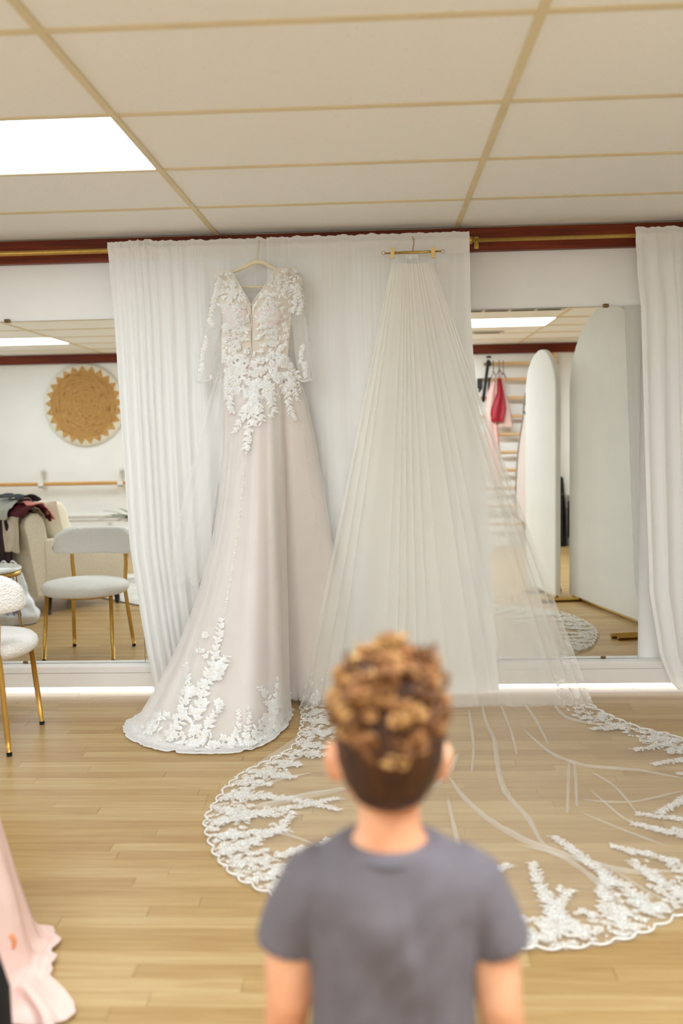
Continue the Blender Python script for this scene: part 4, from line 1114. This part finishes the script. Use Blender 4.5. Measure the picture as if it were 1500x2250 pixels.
# ---- ballet barre
ba = thing('ballet_barre', 'golden wooden ballet barre on white ornate brackets under the straw disc', 'barre', (-3.6, YB, .82))
build('barre_rail', MB().tube([(-5.2, YB + .12, .835), (-2.2, YB + .12, .835)], .021, 16), M['barre'], ba, True)
for bx_ in (-5.02, -4.06, -3.10, -2.4):
    br = build('bracket', MB().box(bx_ - .038, bx_ + .038, YB + .0005, YB + .014, .80, .985, .004).box(bx_ - .032, bx_ + .032, YB + .012, YB + .146, .795, .812, .003).box(bx_ - .032, bx_ + .032, YB + .136, YB + .146, .795, .862, .003), M['white'], ba)
    orn = MB()
    for s_ in (-1, 1):
        orn.tube([tuple(p) for p in catmull([(bx_, YB + .018, .86), (bx_ + s_ * .012, YB + .02, .90), (bx_ + s_ * .03, YB + .02, .94), (bx_ + s_ * .022, YB + .02, .975), (bx_ + s_ * .008, YB + .02, .955)], 5)], .0032, 6)
        orn.tube([tuple(p) for p in catmull([(bx_ + s_ * .004, YB + .018, .93), (bx_ + s_ * .02, YB + .02, .985), (bx_ + s_ * .038, YB + .02, 1.005)], 5)], .0028, 6)
    orn.tube([(bx_, YB + .018, .84), (bx_ + .004, YB + .02, .92), (bx_ - .002, YB + .02, 1.02)], [.003, .006, .003], 6)
    build('scroll', orn, M['mesh_grille'], br, True)
ou = thing('wall_outlet', 'white electrical outlet on the back wall under the chair rail', 'outlet', (-3.28, YB + .004, .30))
build('plate', MB().box(-3.315, -3.245, YB + .0005, YB + .008, .255, .37, .003), M['white'], ou)
for z in (.285, .335): build('socket', MB().box(-3.298, -3.262, YB + .007, YB + .0105, z - .015, z + .015, .003), M['mesh_grille'], ou)

# ---- wall bars
wbz = [2.138, 1.956, 1.745, 1.532, 1.323, 1.114, .905, .694, .483, .276]
wbr = thing('wall_bars', 'pale wooden stall bars fixed to the back wall, seen in the mirror', 'wall bars', (1.7, YB, 0))
for i, z in enumerate(wbz):
    build('rung', MB().tube([(1.215 if i == 0 else 1.14, YB + .13, z), (2.06, YB + .13, z)], .021, 14), M['bar'], wbr, True)
for x in (1.90, 2.03):
    build('upright', MB().box(x - .018, x + .018, YB + .0005, YB + .16, .10, 2.25, .003), M['bar'], wbr)

# ---- folded black stand hanging from the wall bars
sx = 1.25; sy = YB + .19
bs = thing('folded_light_stand', 'folded black light stand hooked over the top wall bar', 'light stand', (sx, sy, 1.7))
build('tube', MB().tube([(sx + .012, sy, 2.18), (sx - .055, sy, 1.70)], .018, 10), M['black'], bs, True)
build('tube', MB().tube([(sx + .02, sy + .02, 1.98), (sx - .01, sy + .02, 1.66)], .012, 10), M['black'], bs, True)
build('knob', MB().lathe([(.004, 0), (.03, .004), (.032, .014), (.02, .024), (.004, .026)], (sx + .015, sy, 2.20), 16), M['black'], bs, True)
build('clamp', MB().box(sx - .012, sx + .04, sy - .03, sy + .03, 2.11, 2.16, .006), M['black'], bs)
build('clamp', MB().box(sx - .12, sx - .06, sy - .02, sy + .03, 1.85, 1.97, .008).tube([(sx - .12, sy, 1.80), (sx - .07, sy, 1.86)], .012, 8), M['black'], bs)
build('hook', MB().tube([(sx + .01, sy, 2.14), (sx + .01, sy - .03, 2.18), (sx + .01, sy - .065, 2.18), (sx + .01, sy - .09, 2.15)], .006, 8), M['black'], bs, True)

# ---- three garments on black hangers on the top rung
def hung(label, name, m, x, y, rows, strap, group='dresses hanging on the wall bars', neck=1.95):
    root = thing(name, label, 'dress', (x, y, rows[-1][0]), group)
    P = []
    for (za, la, ra, da), (zb, lb3, rb3, db) in zip(rows[:-1], rows[1:]):
        for k in range(6):
            f = k / 6; z = za + (zb - za) * f; l = la + (lb3 - la) * f; r_ = ra + (rb3 - ra) * f; dd = da + (db - da) * f
            ring = []
            for j in range(40):
                t = 2 * PI * j / 40; w = 1 + .10 * mnoise.noise(Vector((t * 2.2, z * 1.5, x * 9))) * (1 + 2 * (1.9 - z))
                ring.append(Vector((x + (l + r_) / 2 + (r_ - l) / 2 * math.cos(t) * w, y + dd * math.sin(t) * w + .012 * math.sin(5 * t + z * 3), z)))
            P.append(ring)
    build('cloth', MB().grid(P, True), m, root, True)
    top = rows[0]; zt = top[0]
    for s_ in (top[1] + .01, top[2] - .01):
        build('strap', MB().tube([(x + s_, y, zt - .01), (x + s_ * .6, y, zt + .10)], .004, 6), m, root, True)
    h = thing('clothes_hanger', 'thin black hanger of the ' + label.split(' hanging')[0], 'hanger', (x, y, zt + .1), 'black hangers on the wall bars')
    build('hanger_arms', MB().tube([(x - .02, y - .075, zt + .045), (x, y, zt + .115), (x + .02, y + .085, zt + .045)], .005, 6), M['black'], h, True)
    build('hanger_hook', MB().tube([(x, y, zt + .115), (x, y, 2.14), (x, y - .01, 2.165), (x, y - .03, 2.17)], .004, 6), M['black'], h, True)
    return root
gy = YB + .165
hung('long pale pink strappy dress hanging on the wall bars', 'strappy_dress', M['pink'], 1.315, gy + .05, [(1.93, -.02, .04, .02), (1.80, -.075, .045, .05), (1.55, -.10, .03, .06), (1.25, -.07, .06, .06), (.90, -.01, .07, .05), (.70, .0, .08, .05)], .1)
hung('short red satin dress hanging between the pink dresses', 'satin_dress', M['red'], 1.375, gy + .10, [(1.96, -.02, .02, .015), (1.80, -.03, .05, .03), (1.62, -.10, .08, .04), (1.50, -.11, .06, .045), (1.46, -.08, .05, .04)], .1)
hung('blush pink flared dress hanging beside the red one', 'flared_dress', M['pink2'], 1.43, gy + .03, [(1.92, -.04, .02, .015), (1.80, -.08, .03, .03), (1.60, -.10, .08, .05), (1.37, -.11, .125, .06)], .1)

# ---- pale mauve board cover with black piping and script
bc = [(1.78, .275), (1.70, .285), (1.60, .33), (1.555, .42), (1.548, .60), (1.565, .95), (1.595, 1.25), (1.635, 1.50), (1.655, 1.72), (1.70, 1.92), (1.74, 2.00), (1.78, 2.01)]
left_ = catmull([(x, 0, z) for x, z in bc], 5); outl = left_ + [Vector((3.56 - p.x, 0, p.z)) for p in reversed(left_[1:-1])]
by = YB + .27
pbd = thing('board_cover', 'pale mauve rounded board cover with black piping leaning on the wall bars', 'board', (1.86, by, .275))
m_ = MB(); n_ = len(outl)
m_.add([Vector((p.x, by - .03, p.z)) for p in outl] + [Vector((p.x, by + .03, p.z)) for p in outl], [tuple(range(n_)), tuple(n_ + k for k in reversed(range(n_)))] + [(k, (k + 1) % n_, n_ + (k + 1) % n_, n_ + k) for k in range(n_)])
build('cover', m_, M['pinkboard'], pbd)
build('piping', MB().tube([Vector((p.x, by + .032, p.z)) for p in outl + outl[:1]], .005, 6), M['ink'], pbd, True)
scr = MB()                                  # cursive black lettering, two looped characters
sc0 = Vector((1.655, by + .034, 1.56))
for pts in ([(0, .00), (.045, .02), (.06, .07), (.03, .11), (-.005, .09), (-.01, .03), (.015, -.02), (.05, -.03)], [(.01, .10), (.02, .17), (.05, .20), (.035, .15), (.05, .12), (.075, .16)], [(.03, .19), (.05, .24), (.08, .26)]):
    scr.tube([sc0 + Vector((a, 0, b)) for a, b, _ in [tuple(p) for p in catmull([(a, b, 0) for a, b in pts], 5)]], .005, 6)
build('script', scr, M['ink'], pbd, True)
build('hook_strap', MB().tube([(1.66, by, .29), (1.645, by, .245), (1.66, by, .235), (1.70, by, .24)], .005, 6), M['ink'], pbd, True)

# ---- white arched backdrop panels on gold tube stands
def arch_panel(label, A, B, zs_, ze, th=.045, group='white arched backdrop panels'):
    A = Vector((*A, 0)); B = Vector((*B, 0)); d = (B - A); W = d.length; d.normalize(); nn = Vector((-d.y, d.x, 0))
    root = thing('backdrop_panel', label, 'backdrop', tuple((A + B) / 2), group)
    out = [(0, .03), (0, .5), (0, 1.0), (0, zs_)]
    for k in range(1, 24):
        a = PI - PI * k / 24; out.append((W / 2 + W / 2 * math.cos(a), zs_ + (ze - zs_) * math.sin(a)))
    out += [(W, zs_), (W, 1.0), (W, .5), (W, .03)]
    n = len(out); b = .008; mb = MB()
    rings = []
    for off, ins in ((-th / 2, b), (-th / 2 + b, 0), (th / 2 - b, 0), (th / 2, b)):
        ring = []
        for s_, z in out:
            k = 1 - ins / (W / 2); ring.append(A + d * (W / 2 + (s_ - W / 2) * k) + nn * off + Vector((0, 0, .03 + (z - .03) * (1 - ins / ze))))
        rings.append(ring)
    mb.grid(rings, True); mb.f.append(tuple(range(n))); mb.f.append(tuple(3 * n + k for k in reversed(range(n))))
    autosmooth(build('fabric_cover', mb, M['panel'], root))
    build('base_tube', MB().tube([A + d * .02 + Vector((0, 0, .014)), A + d * (W - .02) + Vector((0, 0, .014))], .012, 8), M['gold'], root)
    return root, A, B, d, nn
ra, A, B, d_, n2 = arch_panel('broad white arched fabric panel standing nearest the mirror', (1.53, -2.523), (1.80, -1.354), 1.65, 2.25)
def sq_tube(p, q, r=.013): return MB().tube([p, q], r * 1.3, 4)
build('foot_tube', sq_tube(Vector((1.47, -1.02, .017)), Vector((1.98, -1.13, .017))), M['gold'], ra); build('foot_tube', sq_tube(Vector((1.50, -.97, .017)), Vector((1.98, -1.07, .017))), M['gold'], ra)
build('foot_tube', sq_tube(Vector((1.25, -2.30, .017)), Vector((1.72, -2.36, .017))), M['gold'], ra)
build('foot_joint', MB().tube([Vector((1.795, -1.36, .017)), Vector((1.83, -1.08, .017))], .012, 8), M['gold'], ra)
rb2, A, B, d_, n2 = arch_panel('narrow white arched fabric panel seen almost edge-on', (1.405, -2.43), (1.275, -3.10), 1.66, 2.01)
build('foot_tube', sq_tube(Vector((1.16, -2.72, .017)), Vector((1.50, -2.79, .017))), M['gold'], rb2)

# ---- black cases by the back wall
bx2 = thing('tripod_bag', 'tall black tapered case standing against the back wall', 'case', (2.10, YB + .10, 0))
build('case_body', MB().lathe([(.01, 0), (.062, .0), (.066, .02), (.055, .40), (.036, .72), (.030, .80), (.012, .815)], (2.105, YB + .10, 0), 20), M['black'], bx2, True)
build('zip_band', MB().lathe([(.046, .60), (.0475, .60), (.0455, .63), (.044, .63)], (2.105, YB + .10, 0), 20), M['charcoal'], bx2, True)
bx3 = thing('heater', 'dark box-shaped heater with a pale top by the back wall', 'heater', (2.27, YB + .14, 0))
build('heater_body', MB().box(2.195, 2.40, YB + .04, YB + .22, .10, .53, .01), M['black'], bx3)
build('heater_top', MB().box(2.19, 2.405, YB + .035, YB + .225, .53, .60, .01), M['mesh_grille'], bx3)
build('heater_base', MB().box(2.20, 2.395, YB + .045, YB + .215, .0, .10, .008), M['mesh_grille'], bx3)

# ================================================================== CHILD, seen from behind
KX, KY = .004, -3.43
kid = thing('person', 'child in a grey t-shirt with a curly golden bun, seen from behind facing the gown', 'person', (KX, KY, 0))
def loft(mb, rings, n=28, e=1.0):
    P = []
    for cx, cy, z, rx, ry in rings:
        ring = []
        for k in range(n):
            t = 2 * PI * k / n; c, s_ = math.cos(t), math.sin(t)
            ring.append((cx + rx * math.copysign(abs(c) ** e, c), cy + ry * math.copysign(abs(s_) ** e, s_), z))
        P.append(ring)
    mb.grid(P, True); o = len(mb.v) - len(P) * n
    mb.f.append(tuple(o + k for k in reversed(range(n)))); mb.f.append(tuple(o + (len(P) - 1) * n + k for k in range(n)))
    return mb
body = MB()
loft(body, [(KX, KY + .028, .848, .020, .022), (KX, KY + .026, .860, .042, .048), (KX, KY + .018, .885, .057, .070), (KX, KY + .006, .920, .069, .086), (KX, KY, .955, .0735, .091), (KX, KY - .003, .99, .073, .090), (KX, KY - .005, 1.02, .066, .081), (KX, KY - .006, 1.045, .050, .060), (KX, KY - .006, 1.060, .026, .03), (KX, KY - .006, 1.063, .006, .006)])
loft(body, [(KX, KY - .005, .77, .075, .055), (KX, KY - .008, .81, .066, .050), (KX, KY - .008, .828, .050, .047), (KX, KY - .008, .845, .0440, .045), (KX, KY - .006, .87, .0425, .045), (KX, KY - .002, .91, .040, .045)])
loft(body, [(KX, KY, .44, .10, .072), (KX, KY, .50, .112, .078), (KX, KY, .58, .106, .072), (KX, KY, .68, .112, .076), (KX, KY, .75, .118, .074), (KX, KY, .785, .10, .062), (KX, KY, .80, .07, .05)], e=.85)
for s_ in (-1, 1):
    ox = .156 if s_ > 0 else .151
    arm_pts = [(KX + s_ * .105, KY, .775), (KX + s_ * .130, KY, .73), (KX + s_ * .145, KY - .004, .66), (KX + s_ * (ox - .004), KY - .006, .585), (KX + s_ * (ox + .003), KY + .004, .54), (KX + s_ * (ox + .004), KY + .02, .47), (KX + s_ * (ox + .002), KY + .032, .42)]
    body.tube(arm_pts, [.036, .037, .0355, .033, .031, .026, .020], 14)
    hx, hy = KX + s_ * (ox + .0), KY + .036
    body.ball((hx, hy, .385), .03, 12, 8, (.55, .95, 1.25))
    for j, (dy, L) in enumerate(((-.020, .030), (-.007, .038), (.007, .041), (.020, .036))):
        body.tube([(hx, hy + dy * .8, .375), (hx - s_ * .002, hy + dy, .350), (hx - s_ * .007, hy + dy * 1.05, .350 - L * .5), (hx - s_ * .014, hy + dy, .350 - L)], [.0085, .008, .0075, .006], 8)
    body.tube([(hx, hy + .018, .395), (hx - s_ * .006, hy + .034, .378), (hx - s_ * .010, hy + .040, .355)], [.010, .009, .007], 8)
    body.ball((KX + s_ * .0755, KY - .006, .935), .03, 12, 8, (.40, .62, 1.0))
    body.ball((KX + s_ * .0815, KY - .014, .943), .022, 12, 8, (.28, .62, 1.0))
    body.tube([(KX + s_ * .055, KY, .47), (KX + s_ * .058, KY, .30), (KX + s_ * .06, KY - .004, .20), (KX + s_ * .06, KY - .002, .06)], [.058, .046, .040, .030], 14)
    body.ball((KX + s_ * .034, KY + .072, .915), .03, 10, 8, (1., .7, 1.))
body.tube([(KX, KY + .082, .955), (KX, KY + .094, .935), (KX, KY + .100, .925)], [.008, .010, .009], 10)
body.ball((KX, KY + .080, .895), .014, 10, 6, (1.3, .6, .5)); body.ball((KX, KY + .068, .865), .02, 10, 6)
bo = build('body', body, M['skin'], kid); remesh(bo, .0045, 6)
for s_ in (-1, 1):
    e_ = build('eye', MB().ball((KX + s_ * .030, KY + .079, .952), .0105, 12, 8), M['shoe'], kid, True)
    build('iris', MB().ball((KX + s_ * .030, KY + .0865, .952), .0052, 10, 6, (1, .6, 1)), M['dark'], e_, True)
    build('eyebrow', MB().tube([(KX + s_ * .016, KY + .087, .970), (KX + s_ * .032, KY + .085, .975), (KX + s_ * .046, KY + .076, .970)], .003, 6), M['scalp'], kid, True)
build('lips', MB().tube([(KX - .018, KY + .082, .896), (KX, KY + .090, .897), (KX + .018, KY + .082, .896)], [.002, .0045, .002], 8), M['rose'], kid, True)
# t-shirt
sh = MB()
loft(sh, [(KX + .002, KY, .520, .122, .088), (KX + .002, KY, .56, .1175, .084), (KX + .002, KY, .62, .1165, .083), (KX + .002, KY, .69, .121, .086), (KX + .001, KY, .74, .128, .084), (KX, KY - .002, .775, .128, .074), (KX, KY - .004, .797, .112, .066), (KX, KY - .006, .813, .090, .060), (KX, KY - .007, .826, .070, .056)], 36, .82)
for s_ in (-1, 1):
    k = 1.0 if s_ < 0 else 1.03
    sh.tube([(KX + s_ * .085, KY - .002, .785), (KX + s_ * .112 * k, KY, .760), (KX + s_ * .132 * k, KY, .715), (KX + s_ * .146 * k, KY, .678), (KX + s_ * .150 * k, KY, .664)], [.038, .045, .0455, .0455, .0455], 20)
so = build('t_shirt', sh, M['shirt'], kid); remesh(so, .005, 7)
for v in so.data.vertices:
    x, y, z = v.co; back = smooth01((-y) / .05)
    f = mnoise.noise(Vector((x * 16 + z * 9, z * 7, 1))) + .5 * mnoise.noise(Vector((x * 34 - z * 18, z * 16, 4)))
    crease = math.exp(-((x - .012 - (.80 - z) * .10) / .010) ** 2) * smooth01((.80 - z) / .06) * smooth01((z - .55) / .1)
    pits = sum(math.exp(-((x - s_ * (.098 + .02 * (z - .7))) / .012) ** 2) * smooth01((.75 - z) / .05) for s_ in (-1, 1))
    v.co.y += -back * (.0055 * f + .005 * crease) + back * .006 * pits
    v.co.x += .002 * f
build('collar', MB().tube([(KX + .064 * math.cos(t), KY - .008 + .056 * math.sin(t), .823 - .010 * (math.sin(t) < 0) * abs(math.sin(t)) - .028 * max(0, math.sin(t))) for t in [2 * PI * k / 48 for k in range(49)]], .0062, 8), M['rib'], kid, True)
# leggings and shoes
pt_ = MB(); loft(pt_, [(KX, KY, .36, .09, .06), (KX, KY, .42, .112, .08), (KX, KY, .50, .119, .085), (KX, KY, .555, .113, .080), (KX, KY, .575, .111, .078)], 28, .9)
for s_ in (-1, 1): pt_.tube([(KX + s_ * .057, KY, .45), (KX + s_ * .06, KY, .30), (KX + s_ * .062, KY - .004, .20), (KX + s_ * .062, KY - .002, .055)], [.064, .052, .046, .037], 16)
po = build('leggings', pt_, M['pants'], kid); remesh(po, .006, 4)
for s_ in (-1, 1):
    o = build('shoe', MB().box(KX + s_ * .062 - .036, KX + s_ * .062 + .036, KY - .055, KY + .115, .0, .062, .022), M['shoe'], kid); autosmooth(o, 60)
# hair: smooth swept-up underside, crown of curls
hb = MB(); HY = KY - .012
loft(hb, [(KX + .002, KY - .020, .882, .030, .034), (KX + .002, KY - .016, .893, .049, .058), (KX + .002, HY, .915, .064, .078), (KX + .003, HY, .945, .0735, .088), (KX + .003, HY, .98, .0775, .0905), (KX + .003, HY, 1.015, .0755, .086), (KX + .003, HY, 1.045, .062, .072), (KX + .003, HY, 1.066, .038, .044), (KX + .003, HY, 1.072, .008, .01)], 36)
hair = build('hair', hb, M['scalp'], kid, True)
build('bun_core', MB().ball((KX + .001, KY - .040, 1.022), 1., 20, 14, (.070, .058, .082)), M['scalp'], hair, True)
cr_ = random.Random(11); cl = MB()
def curl(c, nrm, R, r, turns, rr):
    nrm = nrm.normalized(); a = nrm.orthogonal().normalized(); q = rr.uniform(0, 6.28); a = (a * math.cos(q) + nrm.cross(a) * math.sin(q)); b = nrm.cross(a)
    ax = (nrm * rr.uniform(-.2, 1) + a * rr.uniform(-.9, .9)).normalized(); u_ = ax.orthogonal().normalized(); w_ = ax.cross(u_); n_ = int(14 * turns) + 4; pts = []; rad = []
    for i in range(n_):
        f = i / (n_ - 1); t = q + turns * 2 * PI * f; R1 = R * (1 - .35 * f)
        pts.append(c + u_ * R1 * math.cos(t) + w_ * R1 * math.sin(t) + ax * (f - .5) * r * 2.6 * turns); rad.append(r * (1.0 if .08 < f < .9 else .6))
    cl.tube(pts, rad, 7)
for i in range(330):
    th, ph_ = cr_.uniform(0, 2 * PI), cr_.uniform(-.95, 1)
    if math.sin(th) > .55 and ph_ < .2: continue
    cz = math.sqrt(1 - ph_ * ph_); d = Vector((math.cos(th) * cz, math.sin(th) * cz, ph_))
    k = cr_.uniform(.86, 1.05)
    wx = .074 if d.z > -.2 else .074 * (1 + (d.z + .2) * .65)
    c = Vector((KX + .002 + d.x * wx * k, KY - .042 + d.y * .064 * k, 1.020 + d.z * .088 * k))
    curl(c, Vector((d.x / .08, d.y / .06, d.z / .09)), cr_.uniform(.006, .0125), cr_.uniform(.0026, .0048), cr_.uniform(1.2, 2.6), cr_)
for px, py in ((972, 1478), (962, 1450), (945, 1430), (760, 1450), (850, 1396), (880, 1404), (965, 1530), (738, 1500), (735, 1540)):
    c = at(px, py, KY - .045); curl(c, c - Vector((KX, KY, 1.02)), .013, .0018, 1.6, cr_)
c = at(848, 1496, KY - .112); pts = [c + Vector((.0125 * math.cos(t), -.002 * math.sin(t), .0125 * math.sin(t))) for t in [2 * PI * k / 24 for k in range(25)]]; cl.tube(pts, .0055, 8, False)
build('curls', cl, M['curls'], hair, True, 'stuff')

# ================================================================== THINGS AT THE FRAME CORNER
ps = (-1.19, -2.46, 0)
stl = thing('low_stool', 'low stool hidden under the pink satin robe', 'stool', ps)
build('stool_top', MB().lathe([(.01, .40), (.15, .40), (.155, .41), (.155, .43), (.01, .435)], ps, 24), M['bar'], stl, True)
for k in range(4):
    a = PI / 4 + k * PI / 2; build('leg', MB().tube([(ps[0] + .10 * math.cos(a), ps[1] + .10 * math.sin(a), .40), (ps[0] + .13 * math.cos(a), ps[1] + .13 * math.sin(a), 0)], .012, 8), M['bar'], stl, True)
rob = thing('satin_robe', 'pale pink satin robe draped over a low stool and trailing on the floor', 'robe', ps)
P = []
for i in range(46):
    f = i / 45; row = []
    for k in range(96):
        t = 2 * PI * k / 96; lobe = math.exp(-((t - 5.87) / .22) ** 2)
        if f < .25: r_ = .165 * (f / .25) ** .8 + .004; z = .452 - .012 * (f / .25) ** 3
        elif f < .82: g = (f - .25) / .57; r_ = .169 + .09 * g; z = .440 - .430 * g
        else: g = (f - .82) / .18; r_ = .259 + (.05 + .17 * lobe) * g; z = .010 + .012 * math.sin(g * 8 + t * 5) * (1 - g * .6)
        w = mnoise.noise(Vector((math.cos(t) * 3.2, math.sin(t) * 3.2, f * .8))) + .5 * mnoise.noise(Vector((math.cos(t) * 8, math.sin(t) * 8, f * 1.5 + 4)))
        r_ += .045 * w * smooth01((f - .2) / .5)
        row.append(Vector((ps[0] + r_ * math.cos(t), ps[1] + r_ * math.sin(t), max(z, .004) + .004 * (w + 1))))
    P.append(row)
build('cloth', MB().grid(P, True), M['satin'], rob, True)
sash = catmull([tuple(fl(x, y, .03)) for x, y in ((55, 2165), (72, 2190), (90, 2215), (104, 2240), (108, 2275))], 6)
build('sash', MB().grid([[p + Vector((-.010, -.006, .012)), p + Vector((0, 0, .018)), p + Vector((.010, .006, .010))] for p in sash]), M['satin'], rob, True)
q = at(23, 2068, -2.50); build('ribbon_loop', MB().tube([q + Vector((.012 * math.cos(t), -.004, .018 * math.sin(t))) for t in [2 * PI * k / 14 for k in range(15)]], .006, 6, False), M['satin_in'], rob, True)
bpk = thing('black_bag', 'black rounded bag standing in front of the pink satin robe', 'bag', (-.975, -2.935, 0))
loftm = MB(); loft(loftm, [(-.975, -2.935, .004, .15, .075), (-.975, -2.935, .02, .175, .095), (-.975, -2.935, .12, .190, .105), (-.975, -2.935, .24, .190, .105), (-.975, -2.935, .32, .170, .092), (-.975, -2.935, .365, .125, .068), (-.975, -2.935, .385, .05, .03)], 36, .75)
build('bag_body', loftm, M['pants'], bpk, True)
build('handle', MB().tube([tuple(p) for p in catmull([(-1.03, -2.935, .375), (-1.02, -2.935, .43), (-.975, -2.935, .445), (-.93, -2.935, .43), (-.92, -2.935, .375)], 5)], .009, 8), M['black'], bpk, True)
build('zip', MB().tube([tuple(p) for p in catmull([(-1.13, -3.02, .23), (-1.08, -3.036, .31), (-.975, -3.03, .335), (-.87, -3.036, .31), (-.82, -3.02, .23)], 6)], .003, 6), M['charcoal'], bpk, True)
